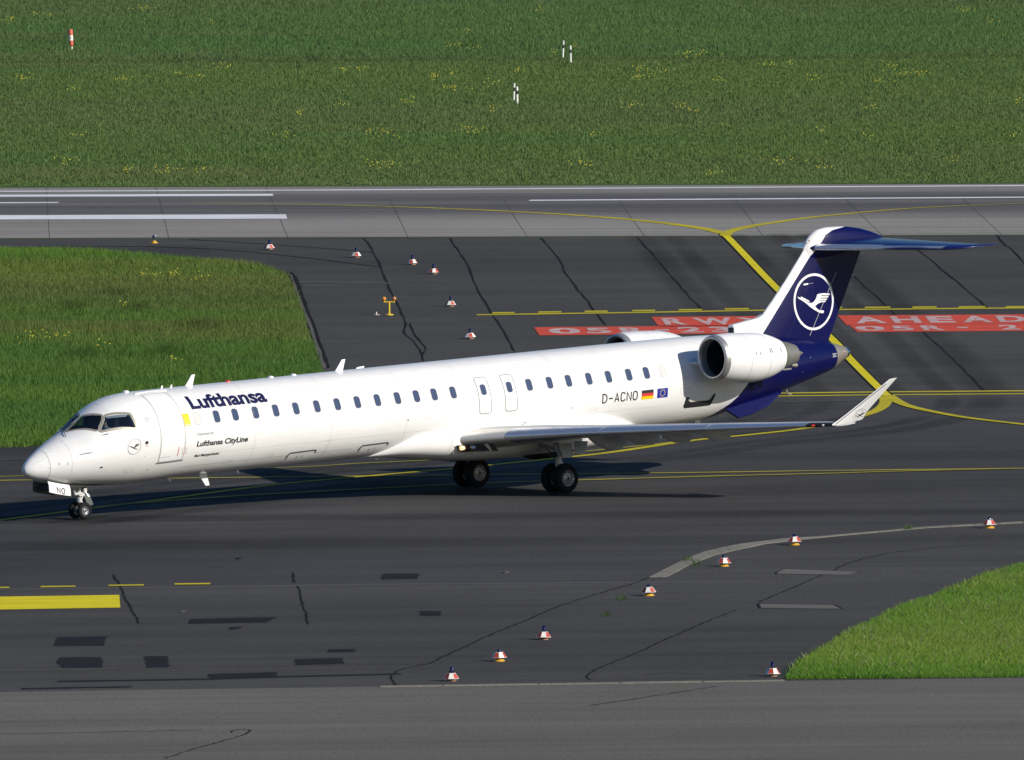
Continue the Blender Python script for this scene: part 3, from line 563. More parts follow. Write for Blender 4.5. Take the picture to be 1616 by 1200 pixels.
def rrect(cx, cy, hw, hh, r, n=5):
    out = []
    for sx, sy, a0 in ((1, 1, 0), (-1, 1, 90), (-1, -1, 180), (1, -1, 270)):
        for k in range(n):
            a = R(a0+90*k/(n-1)); out.append((cx+sx*(hw-r)+r*math.cos(a), cy+sy*(hh-r)+r*math.sin(a)))
    return out
def chaikin(p, it=2, q=.2):
    for _ in range(it):
        o = []
        for i in range(len(p)):
            a, b = np.array(p[i]), np.array(p[(i+1) % len(p)]); o += [tuple(a+(b-a)*q), tuple(a+(b-a)*(1-q))]
        p = o
    return p

WIN1 = [(.175, 87), (.475, 58.5), (.41, 53), (.115, 40.3), (-.435, 84.6)]
WIN2 = [(.545, 53.2), (1.235, 38.2), (1.285, 18.2), (.195, 36.3)]
def mirror(p): return [(x, 180-t) for x, t in p][::-1]
def arc(p): return [(x, R(t)*K) for x, t in p]
def unarc(p): return [(x, math.degrees(t/K)) for x, t in p]
PANES = [unarc(chaikin(arc(q), 1, .05)) for q in (WIN1, WIN2, mirror(WIN1), mirror(WIN2))]

xs = np.unique(np.concatenate([np.linspace(-2.13, -1.7, 10), np.linspace(-1.7, 2.4, 36), np.linspace(2.4, 22.5, 30), np.linspace(22.5, 30.37, 34)]))
NT = 112; ths = np.linspace(0, 2*math.pi, NT, endpoint=False)
G = S(xs[:, None], ths[None, :]); mb = MB(); mb.rings([[tuple(q) for q in r] for r in G], caps=True)
fus_me = mb.mesh('fuselage', M_LIV, True); fus = link('fuselage', fus_me, None)
cm = MB()
for p in PANES:
    cm.prism([tuple(S(x, R(t))+nrm(x, R(t))*.25) for x, t in p], (0, 0, 0))
    n = len(p); b = len(cm.v)-n
    for i, (x, t) in enumerate(p): cm.v[b+i] = tuple(S(x, R(t))-nrm(x, R(t))*.10)
cut = cm.build('cutter', M_DARK)
bo = fus.modifiers.new('cut', 'BOOLEAN'); bo.object = cut; bo.operation = 'DIFFERENCE'; bo.solver = 'EXACT'
dg = bpy.context.evaluated_depsgraph_get(); dg.update()
me2 = bpy.data.meshes.new_from_object(fus.evaluated_get(dg)); fus.modifiers.clear(); fus.data = me2; me2.name = 'fuselage'; bpy.data.objects.remove(cut)
bm = bmesh.new(); bm.from_mesh(me2); kill = []
for f in bm.faces:
    c = f.calc_center_median()
    if c.x < 1.6:
        zm = float(ZM(c.x)); hz = (float(ZT(c.x))-zm) if c.z > zm else (zm-float(ZB(c.x))); q = math.hypot(c.y/float(HW(c.x)), (c.z-zm)/hz)
        if q < .975 and c.x > -1.0: kill.append(f)
bmesh.ops.delete(bm, geom=kill, context='FACES'); bmesh.ops.triangulate(bm, faces=[f for f in bm.faces if len(f.verts) > 4])
for f in bm.faces: f.smooth = True
bm.to_mesh(me2); bm.free(); me2.materials.clear(); me2.materials.append(M_LIV)
nl = []
for v in me2.vertices:
    x, y, z = v.co; zm = float(ZM(x)); hz = (float(ZT(x))-zm) if z > zm else (zm-float(ZB(x)))
    th = math.atan2((z-zm)/max(hz, 1e-4), -y/max(float(HW(x)), 1e-4)); nl.append(tuple(nrm(x, th)) if x > -2.12 else (-1, 0, 0))
me2.normals_split_custom_set_from_vertices(nl); fus.parent = jet

# cockpit: frames, panes, dark bulkhead
for i, p in enumerate(PANES):
    a = arc(p); c = np.mean(np.array(a), 0); f2 = []
    inner = [tuple(q) for q in a]; n = len(a); outp = []
    for k in range(n):
        d0 = Vector(a[k])-Vector(a[k-1]); d1 = Vector(a[(k+1) % n])-Vector(a[k]); m = (Vector((d0.y, -d0.x)).normalized()+Vector((d1.y, -d1.x)).normalized()).normalized()
        if m.dot(Vector(a[k])-Vector(c)) < 0: m = -m
        outp.append(tuple(Vector(a[k])+m*(.062 if i % 2 == 0 else .088)))
    v = inner+outp; f2 = [(k, (k+1) % n, n+(k+1) % n, n+k) for k in range(n)]
    cw = fus_mesh('cockpit_window', inner, tessellate_polygon([[Vector((*q, 0)) for q in inner]]), M_CGL, jet, -.012)
    fus_mesh('frame', v, f2, M_TAN, cw, .008 if i % 2 == 0 else .011)
mb = MB(); r0 = [tuple(S(1.62, t)*np.array([1, .97, 1])) for t in ths[::4]]; mb.add(r0, [tuple(range(len(r0)))])
mb.box((.75, 0, 2.02), (1.6, 1.7, .05)); mb.box((.0, 0, 2.36), (.36, 1.0, .30)); mb.build('cockpit_interior', M_DARK, jet)
for s in (-1, 1):
    mb = MB(); mb.box((1.0, s*.5, 2.6), (.16, .46, .75)); mb.box((.8, s*.5, 2.28), (.5, .46, .14)); mb.box((1.02, s*.5, 3.02), (.10, .26, .16)); mb.build('cockpit_seat', M_DARK, jet)
for a, b, c in (((-.66, 70), (-.56, 82), (-.10, 87)), ((-.66, 110), (-.56, 98), (-.10, 93))):
    mb = MB(); mb.tube([on(*a, .0), on(*a, .035), on(*b, .04), on(*c, .03)], .011, 6); mb.build('wiper', M_BLACK, jet)

# cabin windows
def win_mesh(hw, hh, r, mat, off, ring=None, tc=19.2):
    p = rrect(0, 0, hw, hh, r); v = []; f = []
    def q(u, a, o): t = a/K+R(tc); n = np.array([0, -math.cos(t), math.sin(t)]); return (u, -(1.348+o)*math.cos(t), 2.31+(1.348+o)*math.sin(t))
    n = len(p); me = MB()
    if ring:
        p2 = rrect(0, 0, hw+ring, hh+ring, r+ring); me.add([q(u, a, off) for u, a in p]+[q(u, a, off) for u, a in p2], [(i, (i+1) % n, n+(i+1) % n, n+i) for i in range(n)])
    else:
        rows = 6; half = n//2
        me.add([q(u, a, off) for u, a in p]+[q(0, 0, off)], [(i, (i+1) % n, n) for i in range(n)])
    return me.mesh('cabin_window', mat, True)
WM = win_mesh(.116, .186, .085, M_GL, .0045); WB_ = win_mesh(.116, .186, .085, M_BLIND, .0045); WR = win_mesh(.116, .186, .085, M_SEAL, .0075, .016); WE = win_mesh(.108, .165, .08, M_GL, .010, None, 18.8); WER = win_mesh(.108, .165, .08, M_SEAL, .013, .014, 18.8)
WX = [3.68, 4.44, 5.17, 5.97, 6.77, 7.57, 8.40, 9.21, 10.01, 10.81, 11.61, 12.37, 13.08, 13.84, 16.91, 17.74, 18.51, 19.34, 20.14, 20.97, 21.69, 22.37]
for i, x in enumerate(WX):
    blind = i in (0, len(WX)-1)
    o = link('cabin_window', WB_ if blind else WM, jet); o.location = (x, 0, 0)
    if blind: o['label'] = 'blanked pale grey window plug'
    link('window_rim', WR, o)
for x in (15.05, 16.10):
    p = rrect(x+.04, R(12)*K, .235, R(24.6)*K, .09); p = [(a-.03+.0, b) for a, b in p]
    d = fus_mesh('emergency_exit', p, tessellate_polygon([[Vector((*q, 0)) for q in p]]), M_W, jet, .004)
    v, f = stroke2d(p, .032, True); fus_mesh('exit_outline', v, f, M_EXO, d, .0075)
    link('exit_window', WE, d).location = (x, 0, 0); link('window_rim', WER, d).location = (x, 0, 0)

# passenger door, gutter, stencils
dp = [(2.18, 68.5), (2.18, -31), (2.22, -33.2), (3.08, -33.2), (3.12, -31), (3.12, 68.5)]
door = fus_poly('passenger_door', dp, M_W, jet, .004); fus_stroke('door_seal', dp, .034, M_SEAL, door, .0075, True)
fus_stroke('door_sill', [(2.12, -34.3), (3.16, -34.3)], .05, M_GREYD, door, .012)
fus_stroke('door_handle', [(2.90, -15), (2.88, -27)], .025, M_REDDEC, door, .008); fus_stroke('door_peephole', [(2.52, 9), (2.67, 9), (2.67, -.5), (2.52, -.5)], .012, M_LINE, door, .008, True)
fus_stroke('stencil', [(3.05, -17), (3.2, -17), (3.2, -25), (3.05, -25)], .014, M_PINK, door, .009, True); fus_stroke('stencil', [(2.25, -26.5), (2.6, -26.5)], .02, M_LINE, door, .008)
mb = MB(); mb.tube([on(2.02, 73, .02), on(2.6, 73.3, .03), on(3.26, 73.5, .02)], .022, 6); mb.build('rain_gutter', M_W, jet)

# lettering and emblems
fus_text('lettering', 'Lufthansa', 3.60, 6.60, 33.0, .505, M_BLUEDECAL, fus, bold=.036)
fus_text('lettering', 'Operated by', 3.585, 4.235, -2.9, .092, M_GREYD, fus)
fus_text('lettering', 'Lufthansa CityLine', 3.59, 5.59, -17.1, .168, M_BLACK, fus, bold=.032, shear=.12)
fus_text('lettering', 'Bad Mergentheim', 3.59, 4.56, -31.8, .088, M_BLACK, fus, bold=.028, shear=.2)
def circ(cx, cy, r, n=40): return [(cx+r*math.cos(2*math.pi*k/n), cy+r*math.sin(2*math.pi*k/n)) for k in range(n)]
CRANE= [(-0.816, 0.246), (-0.715, 0.2), (-0.667, 0.185), (-0.451, 0.089), (-0.258, -0.02), (-0.151, -0.037), (-0.026, -0.007), (0.072, 0.078), (0.14, 0.176), (0.166, 0.254), (0.3, 0.272), (0.485, 0.277), (0.828, 0.236), (0.787, 0.179), (0.388, 0.208), (0.371, 0.182), (0.754, 0.149), (0.727, 0.098), (0.352, 0.119), (0.328, 0.093), (0.681, 0.067), (0.647, 0.017), (0.285, 0.032), (0.262, 0.011), (0.606, -0.001), (0.581, -0.052), (0.403, -0.039), (0.216, -0.071), (0.041, -0.161), (0.143, -0.26), (0.277, -0.328), (0.513, -0.357), (0.464, -0.449), (0.257, -0.411), (-0.013, -0.283), (-0.221, -0.165), (-0.367, -0.051), (-0.635, 0.107), (-0.784, 0.18)]
CRANE2= [(-0.664, 0.223), (-0.627, 0.232), (-0.226, 0.042), (-0.259, 0.008), (-0.45, 0.102), (-0.672, 0.197)]
def crane_on_fus(cx, cy, r, ringw, mring, mbird):
    v, f = stroke2d(circ(cx, cy, r), ringw, True); e = fus_mesh('crane_emblem', v, f, mring, fus, .006)
    for P in (CRANE, CRANE2):
        p = [(cx+a*r, cy+b*r) for a, b in P]; fus_mesh('crane', p, tessellate_polygon([[Vector((*q, 0)) for q in p]]), mbird, e, .006).parent = jet
crane_on_fus(1.16, R(-5.6)*K, .237, .016, M_GREYD, M_BLACK)
for k in range(5):
    a = R(90+72*k); c = (1.76+.075*math.cos(a), R(25.5)*K+.075*math.sin(a)); b = a+R(24)
    p = [(c[0]+.048*math.cos(b), c[1]+.048*math.sin(b)), (c[0]-.04*math.cos(b)+.022*math.sin(b), c[1]-.04*math.sin(b)-.022*math.cos(b)), (c[0]-.04*math.cos(b)-.022*math.sin(b), c[1]-.04*math.sin(b)+.022*math.cos(b))]
    fus_mesh('star_emblem', p, [(0, 1, 2)], M_GREYD, fus, .006)
fus_stroke('stencil', [(1.66, 18.6), (1.9, 18.6)], .016, M_LINE, fus)
fus_poly('yellow_square', [(3.145, 27), (3.385, 27), (3.385, 10.8), (3.145, 10.8)], M_YELDEC, fus, .006); fus_stroke('square_lettering', [(3.17, 12.6), (3.36, 12.6)], .02, M_WDEC, fus, .008)
def glyphs(x, y, h, w, gap, sw, s, mat, put):
    for ch in s:
        if ch == 'D': G_ = [([(0, 0), (0, 1), (.45, 1), (.8, .9), (1, .68), (1, .32), (.8, .1), (.45, 0)], True)]
        elif ch == '-': G_ = [([(0, .45), (1, .45)], False)]
        elif ch == 'A': G_ = [([(0, 0), (.5, 1), (1, 0)], False), ([(.24, .3), (.76, .3)], False)]
        elif ch == 'C': G_ = [([(1, .78), (.9, .93), (.65, 1), (.35, 1), (.1, .9), (0, .68), (0, .32), (.1, .1), (.35, 0), (.65, 0), (.9, .07), (1, .22)], False)]
        elif ch == 'N': G_ = [([(0, 0), (0, 1), (1, 0), (1, 1)], False)]
        elif ch == 'O': G_ = [([(.35, 1), (.65, 1), (.92, .88), (1, .66), (1, .34), (.92, .12), (.65, 0), (.35, 0), (.08, .12), (0, .34), (0, .66), (.08, .88)], True)]
        for pts, cl in G_:
            v, f = stroke2d([(x+a*w, y+b*h) for a, b in pts], sw, cl); put(v, f)
        x += w+gap
glyphs(19.82, R(-14.7)*K, .262, .165, .083, .042, 'D-ACNO', M_BLACK, lambda v, f: fus_mesh('registration_letter', v, f, M_BLACK, fus, .006))
h3 = (-3.4, -7.5, -11.6, -15.7)
for k, mt in enumerate((M_BLACK, M_REDDEC, M_YELDEC)): fus_poly('german_flag', [(21.41, h3[k]), (21.89, h3[k]), (21.89, h3[k+1]), (21.41, h3[k+1])], mt, fus, .006)
eu = fus_poly('european_flag', [(22.05, -3.2), (22.48, -3.2), (22.48, -15.6), (22.05, -15.6)], simple('flag_blue', (.015, .03, .28), .4, var=.05), jet, .006)
for k in range(12):
    a = 2*math.pi*k/12; c = (22.265+.095*math.cos(a), R(-9.4)*K+.095*math.sin(a)); p = []
    for j in range(10):
        r_ = .024 if j % 2 == 0 else .010; p.append((c[0]+r_*math.sin(math.pi*j/5), c[1]+r_*math.cos(math.pi*j/5)))
    fus_mesh('star', p, tessellate_polygon([[Vector((*q, 0)) for q in p]]), M_YELDEC, eu, .009)
# sensors, small holes, joints
def spot(x, t, a, b, mat, off=.006, name='sensor_port'): p = [(x+a*math.cos(k*math.pi/8), R(t)*K+b*math.sin(k*math.pi/8)) for k in range(16)]; return fus_mesh(name, p, [tuple(range(16))], mat, fus, off)
spot(1.62, -4, .066, .05, M_BLACK); spot(.076, -26, .05, .042, M_BLACK); spot(1.9, -43.7, .022, .02, M_BLACK); spot(1.6, -22, .015, .015, M_GREYD); spot(11.95, -11, .02, .025, M_BLACK); spot(18.6, -17, .03, .035, M_SEAL)
for x, t in ((-1.23, 6), (-.98, 1)): fus_stroke('stencil', [(x, t+3), (x, t-4)], .018, M_GREYD, fus)
fus_stroke('stencil', [(-1.555, 1.5), (-1.46, .2)], .02, M_GREYD, fus); fus_stroke('stencil', [(1.55, -8), (1.7, -8)], .03, M_PINK, fus)
for a, b in (((-.62, 13), (-.24, 9)), ((.17, 28.5), (.37, 26))):
    mb = MB(); mb.tube([on(a[0], a[1], .035), on((a[0]+b[0])/2, (a[1]+b[1])/2, .035), on(b[0]-.06, b[1], .03), on(b[0], b[1], 0)], [.006, .012, .018, .026], 8); mb.build('pitot_probe', M_STEEL, fus)
def ringline(name, x, t0, t1, mat, wd=.012, n=24, off=.003): return fus_stroke(name, [(x, t0+(t1-t0)*k/n) for k in range(n+1)], wd, mat, fus, off)
ringline('radome_joint', -1.475, -80, 80, M_LINE, .02); ringline('panel_joint', -.86, -30, 72, M_LINE, .008)
fus_stroke('radome_strip', [(-1.93, 33), (-1.54, 38)], .012, M_GREYD, fus)
fus_stroke('crew_hatch', [(.80, 92), (.76, 81), (1.22, 82), (1.24, 92)], .014, M_LINE, fus)
for x in (5.9, 8.9, 11.9, 14.3, 18.1): ringline('panel_joint', x, -55, 80, M_LINE, .007)
for x0, t in ((7.47, -42), (10.35, -42)):
    cd = fus_poly('cargo_door', [(x0, t), (x0+1.02, t+.4), (x0+1.02, t-26), (x0, t-26)], M_W, jet, .004)
    fus_stroke('door_gap', [(x0-.03, t-9), (x0-.02, t-4), (x0+.03, t-.5), (x0+.5, t), (x0+.97, t+.6), (x0+1.04, t-.5), (x0+1.04, t-4.5)], .062, simple('gap_shadow_grey', (.10, .10, .095), .7) if x0 < 8 else bpy.data.materials['gap_shadow_grey'], cd, .009)
    fus_stroke('door_latch', [(x0+.42, t-8), (x0+.40, t-13)], .04, M_GREYD, cd, .01); fus_stroke('stencil', [(x0+.6, t-6), (x0+.6, t-11)], .03, M_LINE, cd, .01); fus_stroke('stencil', [(x0+.05, t-10), (x0+.05, t-14)], .03, M_PINK, cd, .01)
fus_stroke('panel_joint', [(3.3, -47), (6, -46.5), (10, -46)], .01, M_LINE, fus)
ad = fus_poly('black_scuff_panel', [(23.27, -19), (23.25, -32), (23.33, -35.4), (24.42, -36.2), (24.52, -18.6), (24.42, -18.6), (24.33, -25.5), (24.22, -27.2), (23.5, -26.6), (23.41, -24), (23.41, -19)], M_BLACK, jet, .006)
fus_stroke('panel_edge', [(23.45, -20), (23.45, -24.5), (23.55, -26), (24.15, -26.2), (24.28, -24.5), (24.34, -20)], .018, simple('cream_edge', (.62, .58, .42), .6), ad, .007)
ringline('fuselage_joint', 24.95, -30, 40, M_LINE, .008)
for t in (52, -28): fus_stroke('lap_joint', [(4, t), (8, t), (14, t), (22.4, t)], .006, M_LINE, fus, .003)
for x, t, w_, h_ in ((4.9, -44, .32, 5), (6.6, -40, .22, 4), (12.6, -6, .3, 5), (19.3, -20, .28, 4), (23.0, -6, .4, 7), (1.0, -38, .3, 5)): fus_stroke('access_panel', [(x, t), (x+w_, t), (x+w_, t-h_), (x, t-h_)], .008, M_LINE, fus, .0035, True)
# tail cone
mb = MB(); mb.rings([[tuple(q) for q in S(np.array(x), ths[::2])] for x in np.linspace(30.372, 31.0, 8)], caps=False)
tcn = mb.build('tail_cone', M_CONE, jet, True); mb = MB(); mb.rings([[tuple(q) for q in S(np.array(x), ths[::2])] for x in (31.0, 31.06, 31.12)], caps=False); mb.rings([[tuple(np.array([x, 0, 2.66])+(S(np.array(31.12), t)-np.array([31.12, 0, 2.66]))*.9) for t in ths[::2]] for x in (31.12, 30.8)], mi=1); mb.build('exhaust_ring', [M_CHROME, M_DARK], tcn, True)
fus_stroke('stencil', [(30.1, 12), (30.32, 12)], .03, M_WDEC, fus); fus_stroke('stencil', [(30.1, 1), (30.32, 1)], .03, M_WDEC, fus); fus_stroke('stencil', [(30.13, 6), (30.28, 7)], .04, M_WDEC, fus); fus_stroke('stencil', [(30.72, 16), (30.86, 14)], .03, M_WDEC, tcn)
for x, t in ((29.0, 12), (28.6, -18), (29.1, -40), (25.9, -18)): spot(x, t, .025, .02, M_LE, .008, 'drain_port')

# antennas
def blade(name, pts, th=.03, mat=None): mb = MB(); mb.prism([(x, y-th/2, z) for x, y, z in pts], (0, th, 0)); mb.build(name, mat or M_W, jet)
blade('blade_antenna', [(4.30, 0, 3.63), (4.60, 0, 3.63), (4.72, 0, 3.98), (4.60, 0, 3.98)]); blade('blade_antenna', [(10.24, 0, 3.63), (10.55, 0, 3.63), (10.68, 0, 3.99), (10.55, 0, 3.99)])
blade('blade_antenna', [(4.66, 0, .99), (4.98, 0, .99), (5.08, 0, .60), (4.93, 0, .60)]); 
for x, z, h in ((3.35, 3.64, .10), (3.72, 3.64, .10)): blade('stub_antenna', [(x, 0, z), (x+.07, 0, z), (x+.1, 0, z+h), (x+.05, 0, z+h)], .025)
for x, h in ((3.45, .13), (6.15, .11), (23.3, .1), (24.2, .09)): blade('belly_drain', [(x, 0, .99), (x+.08, 0, .99), (x+.12, 0, .985-h), (x+.06, 0, .985-h)], .03)
for x in (2.0, 6.0, 7.7, 8.6): mb = MB(); mb.lathe([(3.64, .1), (3.69, .09), (3.71, .03), (3.712, .001)], c=(x, 0, 0), n=14); mb.build('roof_antenna', M_W if x != 6.0 else M_REDDEC, jet, True)
mb = MB(); mb.box((11.75, 0, .9), (.16, .04, .1)); mb.box((24.8, 0, 1.0), (.22, .05, .12)); mb.box((25.75, .0, 1.12), (.22, .06, .12)); mb.build('belly_drain', M_W, jet)
mb = MB(); mb.tube([(28.5, 0, 1.72), (28.62, 0, 1.55), (28.75, 0, 1.53)], .03, 6); mb.build('drain_mast', M_STEEL, jet)

# belly fairing
FX = [10.9, 11.4, 12.1, 13.0, 13.9, 15.0, 16.2, 17.3, 18.4, 19.4, 20.3, 21.1, 21.7, 22.1]
FW = [.25, .66, 1.08, 1.32, 1.40, 1.42, 1.42, 1.42, 1.41, 1.38, 1.27, 1.02, .66, .25]; FB = [.965, .935, .875, .76, .66, .56, .50, .475, .48, .53, .63, .76, .88, .96]
FT = [1.02, 1.18, 1.52, 1.72, 1.80, 1.82, 1.82, 1.82, 1.80, 1.72, 1.58, 1.36, 1.14, 1.02]
fw_, fb_, ft_ = pchip(FX, FW), pchip(FX, FB), pchip(FX, FT); rings = []
for x in np.linspace(10.9, 22.1, 60):
    w_, b_, t_ = float(fw_(x)), float(fb_(x)), float(ft_(x)); ring = []; zc = b_+(t_-b_)*.62
    for k in range(48):
        a = 2*math.pi*k/48; c, s_ = math.cos(a), math.sin(a); e = .62
        yy = w_*abs(c)**e*(1 if c > 0 else -1); zz = zc+(((t_-zc) if s_ > 0 else (zc-b_))*abs(s_)**(.75)*(1 if s_ > 0 else -1)); ring.append((x, yy, zz))
    rings.append(ring)
mb = MB(); mb.rings(rings); fair = mb.build('belly_fairing', M_LIV, jet, True, 70)
for x in (13.6, 16.4, 18.9): mb = MB(); mb.tube([(x, -1.43 if x < 19 else -1.40, .9), (x, -1.428 if x < 19 else -1.398, 1.6)], .006, 4); mb.build('panel_joint', M_LINE, fair)
for x, z in ((15.45, 1.52), (16.55, 1.62)): mb = MB(); mb.lathe([(-.012, .03), (.012, .03)], 'y', (x, -1.425, z), 10, caps=True); mb.build('fuel_port', M_GREYD, fair)

# ---------------------------------------------------------------- wings
def naca(xc, t): return 5*t*(.2969*math.sqrt(max(xc, 0))-.126*xc-.3516*xc**2+.2843*xc**3-.1015*xc**4)
XC = [0, .004, .012, .03, .06, .10, .13, .2, .3, .42, .55, .7, .85, 1.0]
def section(le, ch, t, up, inc, c0=0.0, c1=1.0, grow=0.0, rev=None):     # ring of points, le = Vector, up = thickness dir, inc = chord dir
    xs_ = [c0]+[q for q in XC if c0 < q < c1]+[c1]; U = []; Lw = []
    for q in xs_:
        h = naca(q, t)*ch+grow; p = le+inc*(q*ch); U.append(p+up*h*1.05); Lw.append(p-up*h*.95)
    return U[::-1]+(Lw[1:] if c0 == 0 else Lw)
WST = [(.5, 13.40, 1.27, 5.5, .13, 1.5), (1.35, 13.88, 1.29, 5.05, .13, 1.5), (2.6, 14.72, 1.35, 4.25, .125, 1.2), (4.6, 15.86, 1.405, 3.08, .115, .8), (8.0, 17.77, 1.44, 2.2, .11, .3), (11.0, 19.44, 1.465, 1.45, .105, 0), (11.75, 19.86, 1.47, 1.24, .10, 0)]
def wst(y):
    Y = [q[0] for q in WST]; return [float(np.interp(y, Y, [q[k] for q in WST])) for k in range(1, 6)]
for s in (-1, 1):
    def sec(y, c0, c1, grow=0.0):
        xl, zl, ch, t, tw = wst(y); up = Vector((math.sin(R(tw)), 0, math.cos(R(tw)))); inc = Vector((math.cos(R(tw)), 0, -math.sin(R(tw)))); return section(Vector((xl, s*y, zl)), ch, t, up, inc, c0, c1, grow)
    ys_ = [.5, 1.0, 1.35, 2.0, 2.6, 3.3, 4.0, 4.6, 5.5, 6.5, 8, 9.5, 11.0, 11.75]
    mb = MB(); mb.rings([sec(y, .06, .76) for y in ys_]); wing = mb.build('wing', M_GREY, jet, True, 35)
    if s < 0: wing['label'] = 'port wing reaching right towards the camera'
    for ya, yb in ((1.36, 2.55), (2.56, 5.2), (5.22, 8.2), (8.22, 11.0)):
        mb = MB(); yy = [ya]+[q for q in ys_ if ya < q < yb]+[yb]; mb.rings([sec(y, 0, .135, .006) for y in yy], caps=True); mb.build('leading_edge', M_LE if ya > 2 else M_LEI, wing, True, 50)
    mb = MB(); mb.rings([sec(y, 0, .14, .005) for y in (11.01, 11.4, 11.75)]); nv = mb.build('navigation_light_cover', M_BLACK, wing, True, 50)
    xl, zl, ch, t, tw = wst(11.2); mb = MB(); mb.lathe([(-.09, .001), (-.08, .028), (0, .035), (.06, .02)], 'x', (xl+.0, s*11.25, zl), 10); mb.build('navigation_light', simple('navigation_red', (.5, .02, .02), .15) if s < 0 else simple('navigation_green', (.02, .4, .1), .15), wing, True)
    mb = MB(); mb.lathe([(-.09, .001), (-.08, .028), (0, .035), (.06, .02)], 'x', (xl+.20, s*11.5, zl), 10); mb.build('strobe_light', M_LENS, wing, True)
    for ya, yb, dr in ((1.5, 4.4, 8), (4.45, 7.9, 8), (7.95, 10.9, 0)):       # flaps and aileron
        mb = MB(); rg = []
        for y in (ya, (ya+yb)/2, yb):
            xl, zl, ch, t, tw = wst(y); hx, hz = xl+ch*.765, zl-.02*ch; d = R(dr+tw); ln = ch*.25; th_ = .055*ch*.55
            a = Vector((hx, s*y, hz)); iv = Vector((math.cos(d), 0, -math.sin(d))); uv = Vector((math.sin(d), 0, math.cos(d)))
            rg.append([a+uv*th_*.9, a+iv*ln*.45+uv*th_*.55, a+iv*ln, a+iv*ln*.45-uv*th_*.45, a-uv*th_*.9, a-iv*.03])
        mb.rings(rg); mb.build('flap' if dr else 'aileron', M_GREY, wing, True, 30)
    for y, xa, xb, dz in ((3.7, 17.0, 18.85, .52), (4.75, 17.5, 19.2, .42), (6.1, 17.85, 19.38, .36), (7.5, 18.3, 19.6, .32)):
        xl, zl, ch, t, tw = wst(y); mb = MB(); rg = []
        zt = zl-.05
        for u, dd, hw_ in ((0, .05, .02), (.2, .55, .10), (.45, .95, .14), (.72, 1.0, .12), (.9, .7, .07), (1.0, .25, .01)):
            x = xa+(xb-xa)*u; zb_ = zt-.1-dz*dd; rg.append([(x, s*y-hw_, zt), (x, s*y-hw_, zb_+.08), (x, s*y-hw_*.5, zb_), (x, s*y+hw_*.5, zb_), (x, s*y+hw_, zb_+.08), (x, s*y+hw_, zt)])
        mb.rings(rg); mb.build('flap_track_fairing', M_GREY, wing, True, 35)
    # winglet
    rg = []
    for u in np.linspace(0, 1, 9):
        y = 11.75+.68*u**1.25; z = 1.47+(2.72-1.47)*u**(1.15); le = 19.86+(21.66-19.86)*u**1.05; ch = (1.24-.10*min(1, u*4))*(1-u)+.32*u; dy, dz_ = .5+.3*u, 1.0
        up = Vector((0, -s*.88, .48)) if u > .12 else Vector((0, -s*.4, .9)); rg.append(section(Vector((le, s*y, z)), ch, .085, up.normalized(), Vector((1, 0, .06+.03*u)).normalized()))
    mb = MB(); mb.rings(rg); wl = mb.build('winglet', M_W, wing, True, 50)
    wl.parent = jet
    mb = MB(); mb.tube([(19.98, s*11.835, 1.50), (20.5, s*11.985, 1.84), (21.55, s*12.42, 2.60)], .012, 5); mb.build('winglet_joint', M_GREYD, wl)
    if s < 0:
        uc = .24; y = 11.75+.68*uc**1.25; z = 1.47+1.25*uc**1.15; le = 19.86+1.8*uc**1.05; cx = Vector((le+.62, -(y+.055), z-.01)); ex = Vector((.95, -.05, .10)).normalized(); ey = Vector((.35, -.42, .83)).normalized()
        ey = (ey-ex*ey.dot(ex)).normalized()
        def plc(v, f, nm, par, mt, o=0.0): mb = MB(); mb.add([cx+ex*a+ey*b+Vector((0, -.012-o, 0)) for a, b in v], f); return mb.build(nm, mt, par)
        v, f = stroke2d(circ(0, 0, .2, 28), .014, True); e = plc(v, f, 'crane_emblem', wl, M_GREYD)
        for P in (CRANE, CRANE2): q = [(a*.2, b*.2) for a, b in P]; plc(q, tessellate_polygon([[Vector((*p, 0)) for p in q]]), 'crane', wl, M_BLACK)
# landing lights in the wing roots
for s in (-1, 1):
    mb = MB(); mb.prism([(13.72, s*1.42, 1.14), (13.90, s*1.42, .93), (14.55, s*2.05, .92), (14.30, s*2.05, 1.16)], (.35, 0, -.02)); lb = mb.build('landing_light_bay', M_DARK, jet)
    mb = MB(); mb.lathe([(-.05, .001), (-.045, .05), (-.02, .075), (.1, .06)], 'x', (13.83, s*1.55, 1.06), 14); mb.build('landing_light', emis('landing_lamp_lit', (1.0, .72, .36), .8) if s < 0 else M_LENS, lb, True)
    mb = MB(); mb.lathe([(-.05, .001), (-.045, .04), (-.02, .06), (.1, .05)], 'x', (14.06, s*1.78, 1.06), 14); mb.build('taxi_light', M_GL, lb, True)

# ---------------------------------------------------------------- fin, rudder, tailplane
zz_ = [2.9, 3.06, 3.5, 4.01, 4.5, 5.1, 5.82, 6.05, 6.2]
fle = pchip([2.9, 3.5, 4.01, 4.51, 5.82, 6.2], [26.6, 27.1, 27.60, 28.14, 29.40, 29.72]); fte = pchip([2.9, 3.06, 4.03, 5.67, 6.2], [30.29, 30.38, 30.92, 31.85, 32.15]); fhi = lambda z: 29.52+(z-3.3)*(30.75-29.52)/(5.16-3.3)
def fin_sec(z, a, b, gr=0.0):
    l, t = float(fle(z)), float(fte(z)); return section(Vector((l, 0, z)), t-l, .105, Vector((0, 1, 0)), Vector((1, 0, 0)), a, b, gr)
mb = MB(); mb.rings([fin_sec(z, 0, (fhi(z)-float(fle(z)))/(float(fte(z))-float(fle(z)))) for z in zz_]); fin = mb.build('fin', M_LIV, jet, True, 50)
mb = MB(); mb.rings([fin_sec(z, (fhi(z)+.012-float(fle(z)))/(float(fte(z))-float(fle(z))), 1.0) for z in zz_ if z <= 5.9]); rud = mb.build('rudder', M_B, jet, True, 50)
